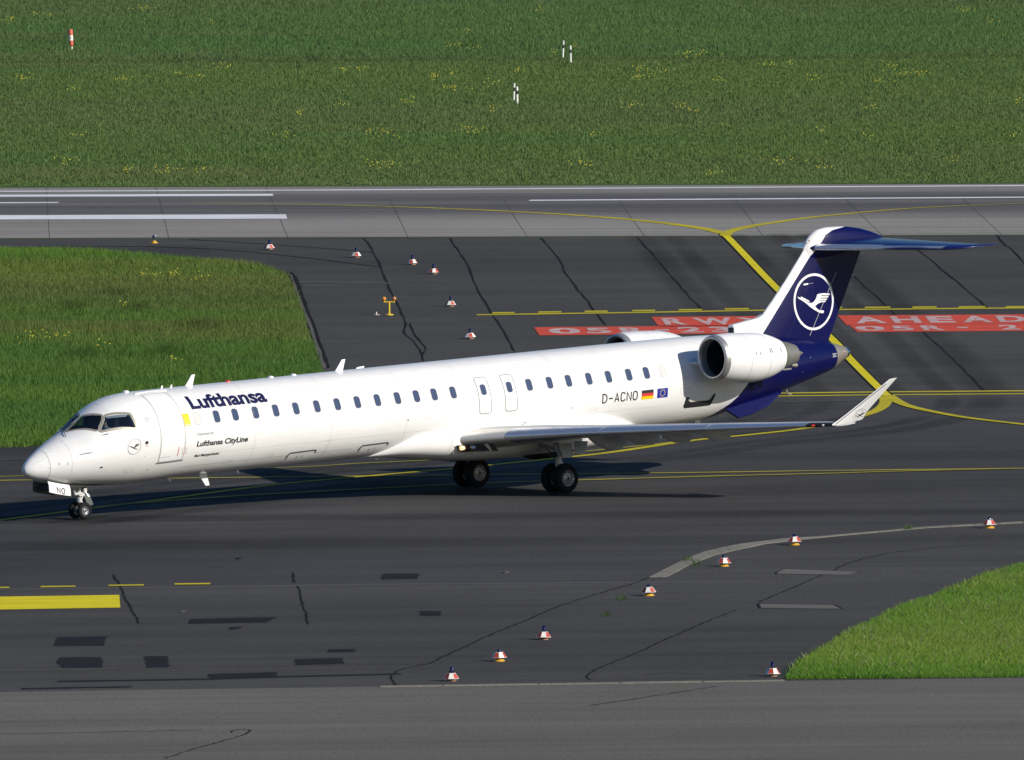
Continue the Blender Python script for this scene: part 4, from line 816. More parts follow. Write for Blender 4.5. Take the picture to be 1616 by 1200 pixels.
def fin_y(x, z, off=.006): l, t = float(fle(z)), float(fte(z)); return -(naca(min(max((x-l)/(t-l), 0), 1), .105)*(t-l)*.95+off)
def fin_mesh(name, v2, f2, mat, par, off=.006):
    bm = bmesh.new(); vs = [bm.verts.new((x, z, 0)) for x, z in v2]
    for f in f2: bm.faces.new([vs[i] for i in f])
    x0, x1 = min(v[0] for v in v2), max(v[0] for v in v2); k = math.ceil(x0/.12)
    while k*.12 < x1: bmesh.ops.bisect_plane(bm, geom=bm.verts[:]+bm.edges[:]+bm.faces[:], plane_co=(k*.12, 0, 0), plane_no=(1, 0, 0)); k += 1
    for v in bm.verts: x, z = v.co.x, v.co.y; v.co = (x, fin_y(x, z, off), z)
    me = bpy.data.meshes.new(name); bm.to_mesh(me); bm.free(); me.materials.append(mat); return link(name, me, par)
v, f = stroke2d(circ(29.755, 4.335, .845, 72), .075, True); fin_mesh('emblem_ring', v, f, M_WDEC, fin)
for P in (CRANE, CRANE2): q = [(29.755+a*.86, 4.335+b*.86) for a, b in P]; fin_mesh('crane', q, tessellate_polygon([[Vector((*p, 0)) for p in q]]), M_WDEC, fin)
v, f = stroke2d([(29.53, 3.3), (30.76, 5.18)], .018); fin_mesh('rudder_hinge_strip', v, f, M_SEAL, fin, .009)
v, f = stroke2d([(29.31, 4.9), (29.75, 4.92)], .02); fin_mesh('stencil', v, f, M_GREYD, fin, .006)
v, f = stroke2d([(29.33, 4.9), (29.52, 4.91)], .05); fin_mesh('stencil', v, f, M_WDEC, fin, .008); v, f = stroke2d([(29.84, 5.84), (29.98, 5.85)], .05); fin_mesh('stencil', v, f, M_WDEC, fin, .008)
v, f = stroke2d([(29.35, 4.75), (29.75, 4.85), (29.68, 4.45), (29.45, 4.42)], .008, True); fin_mesh('access_panel', v, f, M_LINEB, fin, .006)
v, f = stroke2d([(28.45, 3.2), (29.2, 4.3), (29.9, 5.5)], .008); fin_mesh('panel_joint', v, f, M_LINEB, fin, .006)
for z in (4.75, 5.05, 5.5): mb = MB(); x = float(fte(z)); mb.tube([(x-.02, 0, z), (x+.16, 0, z-.01)], .008, 5); mb.build('static_wick', M_SEAL, rud)
# top fairing
TX = [29.52, 29.62, 29.84, 30.15, 30.55, 31.11, 31.61, 32.1, 32.52, 32.92]; TT = [6.02, 6.20, 6.41, 6.56, 6.605, 6.59, 6.53, 6.42, 6.28, 6.11]; TB = [5.70, 5.62, 5.60, 5.62, 5.66, 5.74, 5.82, 5.92, 6.02, 6.09]; TW = [.03, .10, .19, .25, .275, .27, .25, .205, .14, .02]
tt, tb, tw_ = pchip(TX, TT), pchip(TX, TB), pchip(TX, TW); rg = []
for x in np.linspace(29.52, 32.92, 36):
    c = (float(tt(x))+float(tb(x)))/2; h = (float(tt(x))-float(tb(x)))/2; rg.append([(x, float(tw_(x))*math.cos(a)*(1 if True else 0), c+h*math.copysign(abs(math.sin(a))**.85, math.sin(a))) for a in np.linspace(0, 2*math.pi, 28, endpoint=False)])
mb = MB(); mb.rings(rg); mb.build('tail_bullet_fairing', M_LIV, jet, True)
mb = MB(); mb.tube([(29.66, -.16, 6.22), (29.60, -.19, 6.25)], .025, 8); mb.build('tail_light', M_LENS, jet)
M_BT = simple('tailplane_blue_sky_sheen', (.006, .010, .085), .3, var=.1, scale=2, coat=.25, spec=.35)  # tail blue made brighter, sky reflection put into the colour
for s in (-1, 1):
    TS = [(0, 29.60, 6.00, 3.1, .10), (.25, 29.76, 6.00, 2.95, .10), (2.0, 30.86, 5.93, 2.15, .10), (3.75, 31.94, 5.86, 1.42, .095), (4.05, 32.25, 5.855, 1.22, .085), (4.22, 32.62, 5.86, 1.15, .06), (4.30, 33.12, 5.87, .86, .04)]
    up = Vector((-math.sin(R(2.4)), 0, math.cos(R(2.4)))); inc = Vector((math.cos(R(2.4)), 0, math.sin(R(2.4))))
    mb = MB(); mb.rings([section(Vector((x, s*y, z)), c, t, up, inc) for y, x, z, c, t in TS]); tp = mb.build('tailplane', M_BT, jet, True, 50)
    mb = MB(); mb.rings([section(Vector((x, s*y, z)), c, t, up, inc, 0, .075*3/c, .005) for y, x, z, c, t in TS[1:4]]); mb.build('tailplane_leading_edge', M_LE, tp, True, 60)
# dorsal intake
mb = MB(); rg = []
for x, t, hw_ in ((26.37, 3.86, .16), (26.9, 3.93, .17), (27.45, 4.0, .16), (27.85, 4.15, .11), (28.3, 4.3, .07)):
    rg.append([(x, -hw_, 3.3), (x, -hw_, t-.1), (x, -hw_*.6, t), (x, hw_*.6, t), (x, hw_, t-.1), (x, hw_, 3.3)])
mb.rings(rg); di = mb.build('dorsal_intake', M_LIV, jet, True, 50); mb = MB(); mb.add([(26.362, -.12, 3.45), (26.362, -.12, 3.78), (26.362, .12, 3.78), (26.362, .12, 3.45)], [(0, 1, 2, 3)]); mb.build('intake_mouth', M_DARK, di)
# ventral strakes
for s in (-1, 1):
    mb = MB(); mb.prism([(25.25, s*.80, 1.32), (25.62, s*.98, 1.03), (26.2, s*.95, 1.10), (27.0, s*.84, 1.30), (27.75, s*.66, 1.66), (27.8, s*.5, 1.75), (26.2, s*.6, 1.5)], (0, s*.045, .03)); mb.build('ventral_strake', M_B, jet)

# ---------------------------------------------------------------- engines
NX = [23.55, 23.56, 23.60, 23.72, 24.0, 24.4, 24.8, 25.2, 25.6, 25.95, 26.2]; NR = [.615, .648, .672, .703, .742, .768, .778, .765, .71, .62, .525]
nr_ = pchip(NX, NR); nz = lambda x: 3.09-.10*min(1, max(0, (x-23.55)/1.3))-.02*max(0, x-24.85)
for s in (-1, 1):
    yc = s*2.22
    def er(xs_, fr, n=56): return [[(x, yc+fr(x)*math.cos(a), nz(x)+fr(x)*math.sin(a)) for a in np.linspace(0, 2*math.pi, n, endpoint=False)] for x in xs_]
    mb = MB(); mb.rings(er(np.linspace(23.74, 26.2, 26), lambda x: float(nr_(x))), caps=False); mb.rings(er([26.2, 26.0, 25.6], lambda x: .505), caps=False); en = mb.build('engine_nacelle', M_W, jet, True, 60)
    if s < 0: en['label'] = 'near white engine with dark open intake'
    mb = MB(); rgl = er(np.concatenate([[23.739, 23.70, 23.63, 23.58, 23.555, 23.548]]), lambda x: float(nr_(x)))
    for x, r_ in ((23.556, .595), (23.60, .573), (23.75, .56), (23.85, .56)): rgl += er([x], lambda q: r_)
    mb.rings(rgl, caps=False); mb.build('intake_lip', M_STEEL, en, True, 70)
    mb = MB(); mb.rings(er([23.85, 24.1, 24.5, 24.86], lambda x: .56+.03*(x-23.85)), caps=False); mb.build('intake_duct', M_DUCT, en, True)
    mb = MB(); mb.lathe([(24.85, .60), (24.86, .001)], 'x', (0, yc, nz(24.8)), 40)
    fan = mb.build('fan_disc', M_DARK, en); mb = MB(); mb.lathe([(24.5, .001), (24.55, .05), (24.67, .11), (24.83, .16)], 'x', (0, yc, nz(24.8)), 24); mb.build('spinner', M_FAN, en, True)
    mb = MB()
    for k in range(28):
        a = 2*math.pi*k/28; ca, sa = math.cos(a), math.sin(a); pr = Vector((0, ca, sa)); tg = Vector((0, -sa, ca)); c0 = Vector((24.76, yc, nz(24.8)))
        mb.add([c0+pr*.16-tg*.015, c0+pr*.56-tg*.05, c0+pr*.56+tg*.02+Vector((.07, 0, 0)), c0+pr*.16+tg*.02+Vector((.05, 0, 0))], [(0, 1, 2, 3)])
    mb.build('fan_blades', M_FAN, en)
    mb = MB(); mb.rings(er([25.9, 26.15, 26.25, 26.6, 26.93], lambda x: {25.9: .46, 26.15: .46, 26.25: .455, 26.6: .39, 26.93: .30}[x]), caps=False); mb.rings(er([26.93, 26.5], lambda x: .28), caps=False, mi=1); mb.build('exhaust_nozzle', [M_NOZ, M_DARK], en, True, 60)
    mb = MB(); mb.rings(er([26.32], lambda x: .452)+er([26.36], lambda x: .447), caps=False); mb.build('nozzle_band', simple('greenish_band', (.16, .22, .12), .5, .3), en)
    mb = MB(); mb.lathe([(26.5, .22), (26.9, .20), (27.1, .12), (27.32, .012)], 'x', (0, yc, nz(26.7)), 20); mb.build('exhaust_plug', M_NOZ, en, True)
    mb = MB(); mb.tube([(26.75, yc+s*.05, nz(26.7)-.33), (26.98, yc+s*.05, nz(26.7)-.36)], [.06, .075], 10); mb.box((26.55, yc+s*.08, nz(26.7)-.44), (.35, .06, .05)); mb.build('drain_pipe', M_NOZ, en, True)
    for x in (24.55, 25.35): mb = MB(); mb.rings(er([x, x+.014], lambda q: float(nr_(x))+.0025), caps=False); mb.build('cowl_joint', M_LINE, en)
    for x, z, h in ((24.72, .10, .08), (24.88, .10, .08), (25.32, .14, .14), (25.40, .14, .14), (25.86, .12, .14)):
        r_ = float(nr_(x))+.004; a = math.asin(z/r_); b = math.asin((z+h)/r_); mb = MB(); mb.add([(x, yc+s*r_*math.cos(a), nz(x)+r_*math.sin(a)), (x+.03, yc+s*(r_-.004)*math.cos(a), nz(x)+r_*math.sin(a)), (x+.03, yc+s*(r_-.004)*math.cos(b), nz(x)+r_*math.sin(b)), (x, yc+s*r_*math.cos(b), nz(x)+r_*math.sin(b))], [(0, 1, 2, 3)]); mb.build('stencil', M_BLACK, en)
    mb = MB(); rg = []
    for y in (.9, 1.15, 1.35, 1.53): rg.append(section(Vector((23.2+.9*(y-.9), s*y, 2.90)), 3.1-.7*(y-.9), .10, Vector((0, 0, 1)), Vector((1, 0, 0))))
    mb.rings(rg); mb.build('engine_pylon', M_LIV, jet, True, 50)

# ---------------------------------------------------------------- landing gear
def tyre(mb, c, r, wd, n=36):
    mb.lathe([(-wd/2+.01, r*.56), (-wd/2, r*.72), (-wd*.47, r*.86), (-wd*.36, r*.96), (-wd*.2, r*.997), (-wd*.17, r*.985), (-wd*.05, r), (0, r*.988), (wd*.05, r), (wd*.17, r*.985), (wd*.2, r*.997), (wd*.36, r*.96), (wd*.47, r*.86), (wd/2, r*.72), (wd/2-.01, r*.56)], 'y', c, n); return mb
def rim(c, r, wd, s, par, slots=14):
    mb = MB(); x, y, z = c
    for q in (-1, 1):
        mb.lathe([(q*(wd/2-.012), r*.57), (q*(wd/2-.03), r*.52), (q*(wd/2-.045), r*.30), (q*(wd/2-.02), r*.20), (q*(wd/2-.01), r*.12), (q*(wd/2-.01), .001)], 'y', c, 36)
    o = mb.build('rim', M_RIM, par, True, 40)
    mb = MB()
    for q in (-1, 1):
        for k in range(slots):
            a = 2*math.pi*k/slots; cy = y+q*(wd/2-.030); u = Vector((math.cos(a), 0, math.sin(a))); t = Vector((-math.sin(a), 0, math.cos(a))); c0 = Vector((x, cy, z))
            mb.add([c0+u*r*rr+t*r*tt_ for rr, tt_ in ((.34, -.02), (.38, -.055), (.46, -.06), (.49, 0), (.46, .06), (.38, .055), (.34, .02))], [tuple(range(7))])
        mb.lathe([(q*(wd/2-.008), r*.11), (q*(wd/2-.006), .001)], 'y', c, 12)
    mb.build('rim_slots', M_DARK, par); return o
ng = MB(); ng.tube([(.02, 0, 1.05), (0, 0, .62)], .075, 12); ng.tube([(0, 0, .62), (0, 0, .50)], .085, 12); ng.tube([(0, 0, .50), (0, 0, .28)], .048, 12, mi=1); ng.tube([(0, -.19, .25), (0, .19, .25)], .045, 10)
ng.tube([(-.05, 0, .62), (-.25, 0, .90)], .035, 8); ng.tube([(.06, 0, .52), (.20, 0, .42), (.08, 0, .30)], .025, 6); ng.tube([(.1, -.12, .92), (.03, -.09, .66)], .035, 8); ng.tube([(-.12, .1, .95), (-.02, .09, .7)], .03, 8)
ng.box((0, 0, .74), (.2, .26, .12)); ng.tube([(-.30, -.12, .76), (-.05, -.1, .76)], .045, 8); ng.tube([(-.34, -.12, .76), (-.30, -.12, .76)], .06, 10, mi=1); ng.box((.1, -.16, .86), (.12, .05, .1)); ng.tube([(.16, -.1, .8), (.24, -.16, .66)], .012, 5, mi=1); ng.tube([(.0, 0, .48), (.17, 0, .72)], .02, 6)
ngo = ng.build('nose_gear', [M_GEAR, M_CHROME], jet, True, 40)
NW = tyre(MB(), (0, 0, 0), .252, .135).mesh('tyre', M_TYRE, True, 60)
for y in (-.205, .205):
    o = link('tyre', NW, ngo); o.location = (0, y, .250); rim((0, y, .250), .252, .135, 1, ngo, 9)
# nose doors
for s in (-1, 1):
    mb = MB(); y0 = s*.34; rg = []
    for x, zt in ((-1.47, 1.25), (-1.2, 1.185), (-.9, 1.12), (-.65, 1.075)):
        rg.append([(x, y0, zt), (x, y0+s*.05, zt-.12), (x, y0+s*.06, zt-.33), (x, y0+s*.035, zt-.33), (x, y0+s*.025, zt-.12), (x, y0-s*.02, zt)])
    mb.rings(rg); d = mb.build('nose_gear_door', M_W if s < 0 else M_WELL, jet, True, 30)
    if s < 0:
        d['label'] = 'white door panel lettered NO'
        def put(v, f):
            mb = MB(); mb.add([(x, y0-.064+.0, 0+z) for x, z in v], f); mb.build('door_letter', M_BLACK, d)
        vv = []
        glyphs(-1.17, .87, .165, .11, .07, .028, 'NO', M_BLACK, lambda v, f: put([(x, z-(x+1.1)*.24) for x, z in v], f))
mb = MB(); mb.box((-.35, 0, 1.02), (2.1, .62, .10)); mb.build('nose_gear_bay', M_DARK, jet)
mb = MB(); mb.prism([(.22, .18, .98), (.42, .18, .96), (.73, .24, .36), (.50, .24, .34)], (0, .03, 0)); mb.build('aft_gear_door', M_WELL, jet)
MW = tyre(MB(), (0, 0, 0), .455, .29).mesh('tyre', M_TYRE, True, 60)
for s in (-1, 1):
    yc = s*2.06; x = 17.28; g0 = gz(x, yc)+.445
    mg = MB(); mg.tube([(x-.12, yc+s*.05, .95), (x-.02, yc, .40)], .10, 14); mg.tube([(x-.02, yc, .42), (x, yc, .22)], .115, 14); mg.tube([(x-.02, yc, .5), (x+.22, yc, .12), (x+.30, yc, g0+.03)], [.05, .07, .09], 10); mg.tube([(x-.02, yc, .3), (x-.02, yc, g0+.18)], .06, 12, mi=1)
    mg.tube([(x-.02, yc, g0+.2), (x+.05, yc, g0)], .09, 10); mg.tube([(x, yc-.38, g0), (x, yc+.38, g0)], .06, 12); mg.tube([(x-.08, yc, .75), (x-.2, yc-s*.95, 1.0)], .05, 8); mg.tube([(x, yc, .38), (x+.1, yc-s*.8, .9)], .04, 8); mg.tube([(x+.28, yc-.12, g0+.1), (x-.02, yc-.1, .35)], .02, 6)
    mgo = mg.build('main_gear', [M_GEAR, M_CHROME], jet, True, 40)
    for dy in (-.27, .27):
        o = link('tyre', MW, mgo); o.location = (x, yc+dy, g0); rim((x, yc+dy, g0), .455, .29, 1, mgo)
    mb = MB(); mb.prism([(x-.75, s*1.2, .60), (x-.3, s*1.2, .44), (x+.35, s*1.2, .44), (x+.6, s*1.2, .60)], (0, s*.95, .1)); mb.build('main_gear_bay', M_DARK, jet)
    mb = MB(); mb.prism([(x-.25, yc+s*.36, .95), (x+.22, yc+s*.36, .95), (x+.16, yc+s*.42, .50), (x-.22, yc+s*.42, .52)], (0, s*.03, 0)); mb.prism([(x+.3, yc+s*.40, 1.0), (x+.85, yc+s*.40, .95), (x+.66, yc+s*.44, .56), (x+.3, yc+s*.44, .60)], (0, s*.03, 0)); mb.build('main_gear_door', M_GREY, jet)

# ---------------------------------------------------------------- pilot
def skin_person(name, joints, edges, radii, mat, sub=1):
    me = bpy.data.meshes.new(name); me.from_pydata(joints, edges, []); o = link(name, me); o.modifiers.new('skin', 'SKIN'); o.modifiers.new('sub', 'SUBSURF').levels = sub
    for i, r_ in enumerate(radii): me.skin_vertices[0].data[i].radius = (r_, r_)
    me.skin_vertices[0].data[0].use_root = True
    dg = bpy.context.evaluated_depsgraph_get(); dg.update(); m2 = bpy.data.meshes.new_from_object(o.evaluated_get(dg)); o.modifiers.clear(); o.data = m2; m2.materials.clear(); m2.materials.append(mat)
    for p in m2.polygons: p.use_smooth = True
    return o
M_SKIN = simple('skin', (.50, .30, .22), .5, var=.05); M_SHIRT = simple('pale_shirt', (.62, .68, .76), .7, var=.06); M_HAIR = simple('dark_hair', (.02, .015, .012), .6)
px, py, pz = .70, -.50, 2.83
J = [(px+.08, py, 2.38), (px+.07, py, 2.52), (px+.05, py, 2.66), (px+.03, py, 2.72), (px, py, 2.80), (px-.01, py, 2.88), (px+.05, py-.17, 2.65), (px-.05, py-.21, 2.46), (px-.25, py-.15, 2.40), (px+.05, py+.17, 2.65), (px-.05, py+.21, 2.46), (px-.25, py+.15, 2.40), (px-.2, py-.1, 2.32), (px-.2, py+.1, 2.32)]
pil = skin_person('person', J, [(0, 1), (1, 2), (2, 3), (3, 4), (4, 5), (2, 6), (6, 7), (7, 8), (2, 9), (9, 10), (10, 11), (0, 12), (0, 13)], [.15, .15, .13, .055, .085, .075, .06, .045, .035, .06, .045, .035, .07, .07], M_SHIRT, 2)
pm = pil.data; pm.materials.append(M_SKIN)
for p in pm.polygons:
    if p.center.z > 2.715 or p.center.x < px-.16 and p.center.z > 2.38: p.material_index = 1
pil.data.transform(Matrix.LocRotScale(jet.location, _Rm.to_quaternion(), None)); tag(pil, 'person in pale shirt sitting behind the cockpit side window', 'person')
mb = MB(); mb.lathe([(-.02, .088), (.04, .085), (.085, .05), (.095, .001)], 'z', (px+.012, py, 2.865), 14); h = mb.build('hair', M_HAIR, None, True); h.data.transform(Matrix.LocRotScale(jet.location, _Rm.to_quaternion(), None)); h.parent = pil
# ---------------------------------------------------------------- taxiway edge lights
M_EB = simple('orange_base', (.62, .34, .02), .5, var=.15); M_EBR = simple('weathered_base', (.36, .20, .12), .6, var=.25); M_BLU = simple('cobalt_glass', (.006, .007, .05), .08, var=.1, coat=.5); M_RP = simple('red_reflector', (.44, .06, .035), .5, var=.35, scale=14); M_WP = simple('white_reflector', (.72, .70, .66), .5, var=.15, scale=14); M_YG = simple('yellow_post_paint', (.72, .50, .03), .4, var=.08)
def light_base(): return MB().lathe([(0, .155), (.018, .155), (.03, .13), (.05, .125), (.055, .08), (.10, .07)], 'z', n=20, caps=True).mesh('base', M_EB, True, 40)
def light_base2(): return MB().lathe([(0, .13), (.02, .13), (.03, .115), (.05, .11), (.06, .08), (.10, .07)], 'z', n=20, caps=True).mesh('base', M_EBR, True, 40)
LB, LB2 = light_base(), light_base2()
def panel_mesh(k, mat):
    mb = MB(); a0, a1 = 2*math.pi*(k-.5)/8, 2*math.pi*(k+.5)/8; P = lambda a, r, z: (r*math.cos(a), r*math.sin(a), z)
    o = [P(a0, .212, .068), P(a1, .212, .068), P(a1, .118, .205), P(a0, .118, .205)]; i = [P(a0, .203, .068), P(a1, .203, .068), P(a1, .109, .205), P(a0, .109, .205)]
    mb.add(o+i, [(0, 1, 2, 3), (7, 6, 5, 4), (0, 4, 5, 1), (3, 2, 6, 7), (1, 5, 6, 2), (0, 3, 7, 4)]); return mb.mesh('skirt_panel', mat)
PM = [panel_mesh(k, M_RP if k % 2 else M_WP) for k in range(8)]
LT = MB().lathe([(.07, .205), (.068, .214), (.078, .214), (.07, .205)], 'z', n=8, a0=math.pi/8).lathe([(.20, .119), (.214, .112), (.214, .03)], 'z', n=8, a0=math.pi/8).mesh('skirt_trim', M_WP)
LD = MB().lathe([(.205, .072), (.26, .071), (.32, .066), (.36, .052), (.382, .026), (.387, .001)], 'z', n=20).mesh('lens', M_BLU, True)
LC = MB().lathe([(.200, .084), (.226, .084), (.230, .072)], 'z', n=20).mesh('collar', M_BLACK, True, 40)
def edge_light(loc, label, rot, yellow, skirt=True):
    t = empty('taxiway_edge_light', (loc[0], loc[1], .008), label, 'edge light', 'blue taxiway edge lights', rot); t.rotation_euler.x, t.rotation_euler.y = random.uniform(-.03, .03), random.uniform(-.03, .03)
    up = .035 if (yellow and skirt) else 0.0; link('base', LB if yellow else LB2, t)
    if skirt:
        for k in range(8): link('skirt_panel', PM[k], t).location.z = up
        link('skirt_trim', LT, t).location.z = up
    o = link('lens', LD, t); link('collar', LC, t).location.z = up
    if yellow: o.scale = (.92, .92, .55); o.location.z = .115
    return t
UPL = ['skirtless edge light on a yellow base, farthest left beside the runway edge', 'red and white edge light just right of the grass island tip by the runway', 'edge light on the cross taxiway left of the first sealed crack', 'right behind the first sealed crack, edge light farther from the jet of a close pair', 'nearer edge light of the close pair between the first two sealed cracks', 'edge light right of the yellow double lamp post, left of the dashed yellow line', 'edge light standing closest behind the white fuselage roof']
for i, (p, l) in enumerate(zip(LIGHT_up, UPL)): edge_light(p, l, R(22.5*(i*3 % 8)+10), i == 0, i > 0)
LOL = ['tall blue domed edge light closest to the apron edging stones', 'edge light on a yellow base between the two tall blue domed lights', 'tall blue domed edge light farther from the apron, with no yellow base', 'yellow based edge light below the near end of the curved pale slab band', 'yellow based edge light just under the curved pale slab band', 'yellow based edge light touching the middle of the curved pale slab band', 'edge light at far right beside the thin end of the pale slab band', 'edge light beside the tip of the lower right grass corner']
for i, (p, l) in enumerate(zip(LIGHT_lo, LOL)): edge_light(p, l, R((-90, -68, -90, -96, -75, -84, -90, -60)[i]), i in (1, 3, 4, 5, 6))

# ---------------------------------------------------------------- runway guard light, inset stub
M_AMB = simple('amber_lens', (.75, .26, .02), .12, var=.1, coat=.4); M_ORG = simple('dull_orange_lens', (.50, .16, .06), .15, var=.1, coat=.4)
g = empty('runway_guard_light', (*MISC['guard'], .010), 'yellow T shaped post carrying two round amber lamps on the cross taxiway', 'guard light')
mb = MB(); mb.lathe([(0, .15), (.03, .15), (.04, .12), (.05, .05)], 'z', n=16, caps=True); mb.build('base_plate', M_YG, g, True, 40)
mb = MB(); mb.tube([(0, 0, .04), (0, 0, .50)], .034, 12); mb.build('post', M_YG, g, True)
mb = MB(); mb.tube([(-.19, 0, .48), (.19, 0, .48)], .024, 10); mb.build('crossbar', M_YG, g, True)
for x, mt in ((-.185, M_AMB), (.185, M_ORG)):
    mb = MB(); mb.tube([(x, 0, .46), (x, 0, .53)], .022, 8); mb.lathe([(-.05, .03), (-.04, .07), (.05, .075), (.06, .05)], 'y', (x, 0, .595), 18, caps=True); hd = mb.build('lamp_housing', M_YG, g, True, 40)
    mb = MB(); mb.lathe([(-.085, .001), (-.08, .04), (-.06, .066), (-.04, .072)], 'y', (x, 0, .595), 18); mb.build('lamp_lens', mt, hd, True)
sb = empty('marker_stub', (*MISC['stub'], .010), 'small white stub on a pinkish disc left of the yellow lamp post', 'marker')
mb = MB(); mb.lathe([(0, .125), (.02, .125), (.03, .09)], 'z', n=18, caps=True); mb.build('disc', simple('pink_concrete', (.38, .27, .24), .8), sb, True, 40)
mb = MB(); mb.lathe([(.02, .022), (.10, .022), (.115, .014)], 'z', n=10, caps=True); mb.build('stub', M_WP, sb, True, 40)

# ---------------------------------------------------------------- marker posts in the far meadow
M_RPOST = simple('red_post_band', (.58, .12, .07), .6, var=.12); M_WPOST = simple('white_post_band', (.74, .73, .66), .6, var=.08); M_KPOST = simple('black_post_band', (.025, .027, .035), .6)
p = empty('striped_marker_post', (*MISC['post'], 0), 'thick red and white banded marker cylinder on a thin leg in the far grass', 'marker post')
mb = MB(); mb.tube([(0, 0, 0), (0, 0, .42)], .045, 8); lg = mb.build('leg', M_RPOST, p, True); mb = MB(); mb.tube([(0, 0, .10), (0, 0, .24)], .049, 8); mb.build('white_band', M_WPOST, lg, True)
mb = MB(); mb.tube([(-.03, 0, .34), (-.04, 0, .56)], .118, 18); mb.build('red_band', M_RPOST, p, True, 40); mb = MB(); mb.tube([(-.04, 0, .56), (-.05, 0, .83)], .117, 18); wb = mb.build('white_band', M_WPOST, p, True, 40); mb = MB(); mb.tube([(-.05, 0, .83), (-.06, 0, 1.1), (-.06, 0, 1.13)], [.118, .118, .10], 18); mb.build('red_band', M_RPOST, p, True, 40)
mb = MB(); mb.box((-.065, -.117, .70), (.07, .012, .05)); mb.build('number_plate', M_KPOST, wb)
DL = {'del1': ('far left post of the upper white and black pair in the meadow', .88, .045, .02), 'del2': ('nearer right post of the upper white and black pair in the meadow', .86, .05, 0), 'del3': ('slimmer left post of the lower white and black pair in the meadow', .88, .045, .015), 'del4': ('right post of the lower white and black pair, nearest the runway', .84, .055, 0)}
for k, (lab, hgt, r_, lean) in DL.items():
    t = empty('delineator_post', (*MISC[k], 0), lab, 'marker post', 'white and black delineator posts')
    P = lambda z: (lean*z*3, 0, z)
    mb = MB(); mb.tube([P(0), P(hgt*.6)], r_, 8); mb.build('post', M_WPOST, t, True); mb = MB(); mb.tube([P(hgt*.57), P(hgt*.77)], r_*1.04, 8); mb.build('black_band', M_KPOST, t, True); mb = MB(); mb.tube([P(hgt*.77), P(hgt*.99), P(hgt)], [r_, r_, r_*.6], 8); mb.build('post_top', M_WPOST, t, True)

# ---------------------------------------------------------------- grass: thousands of real blades per patch
def inside(poly, P):
    x, y = P[:, 0], P[:, 1]; r = np.zeros(len(P), bool); n = len(poly)
    for i in range(n):
        (x0, y0), (x1, y1) = poly[i], poly[(i+1) % n]; c = ((y0 > y) != (y1 > y)) & (x < (x1-x0)*(y-y0)/(y1-y0+1e-12)+x0); r ^= c
    return r
_gr = rng.random((64, 64, 6))
def vnoise(x, y, s, ch=0):
    u, v = x/s, y/s; i, j = np.floor(u).astype(int), np.floor(v).astype(int); a, b = u-i, v-j; a = a*a*(3-2*a); b = b*b*(3-2*b); q = _gr[..., ch]
    g_ = lambda m, n: q[m % 64, n % 64]
    return (g_(i, j)*(1-a)+g_(i+1, j)*a)*(1-b)+(g_(i, j+1)*(1-a)+g_(i+1, j+1)*a)*b
def fbm(x, y, s, ch=0): return (vnoise(x, y, s, ch)+.5*vnoise(x+31, y+17, s/2.1, ch)+.25*vnoise(x+7, y+53, s/4.3, ch))/1.75
M_GRASS, _nt, _p = _nodes('grass_blades')
_at = _nt.nodes.new('ShaderNodeAttribute'); _at.attribute_name = 'tone'; L(_nt, _at.outputs['Color'], _p.inputs['Base Color']); _p.inputs['Roughness'].default_value = .6; _p.inputs['Specular IOR Level'].default_value = .25
_tr = _nt.nodes.new('ShaderNodeBsdfTranslucent'); L(_nt, _at.outputs['Color'], _tr.inputs[0]); _ms = _nt.nodes.new('ShaderNodeMixShader'); _ms.inputs[0].default_value = .5
L(_nt, _p.outputs[0], _ms.inputs[1]); L(_nt, _tr.outputs[0], _ms.inputs[2]); L(_nt, _ms.outputs[0], _nt.nodes['Material Output'].inputs[0])
def blades(name, P, hgt, wid, tone, label, z0=0.0, tri=False):
    n = len(P); a = rng.random(n)*2*math.pi; ln = rng.normal(0, .25, (n, 2))*hgt[:, None]; w_ = wid/2
    dx, dy = np.cos(a)*w_, np.sin(a)*w_; V = np.empty((n, 4, 3), np.float32)
    V[:, 0] = np.stack([P[:, 0]-dx, P[:, 1]-dy, np.full(n, z0)], 1); V[:, 1] = np.stack([P[:, 0]+dx, P[:, 1]+dy, np.full(n, z0)], 1)
    V[:, 2] = np.stack([P[:, 0]+dx*.75+ln[:, 0]*.4, P[:, 1]+dy*.75+ln[:, 1]*.4, z0+hgt*.6], 1); V[:, 3] = np.stack([P[:, 0]+ln[:, 0], P[:, 1]+ln[:, 1], z0+hgt], 1)
    b = np.arange(n)[:, None]*4; F = np.concatenate([b+[0, 1, 2], b+[0, 2, 3]], 1).reshape(-1, 3)
    K_ = 4
    if tri: V = np.ascontiguousarray(V[:, [0, 1, 3]]); K_ = 3; F = (np.arange(n)[:, None]*3+[0, 1, 2])
    me = bpy.data.meshes.new(name); me.vertices.add(n*K_); me.vertices.foreach_set('co', V.ravel()); me.loops.add(F.size); me.loops.foreach_set('vertex_index', F.ravel().astype(np.int32))
    me.polygons.add(len(F)); me.polygons.foreach_set('loop_start', np.arange(0, F.size, 3, dtype=np.int32)); me.polygons.foreach_set('loop_total', np.full(len(F), 3, np.int32))
    at = me.attributes.new('tone', 'FLOAT_COLOR', 'POINT'); c = np.ones((n, K_, 4), np.float32); c[:, :, :3] = tone[:, None, :]; at.data.foreach_set('color', c.ravel())
    me.update(calc_edges=True); me.materials.append(M_GRASS); o = link(name, me); return tag(o, label, kind='stuff')
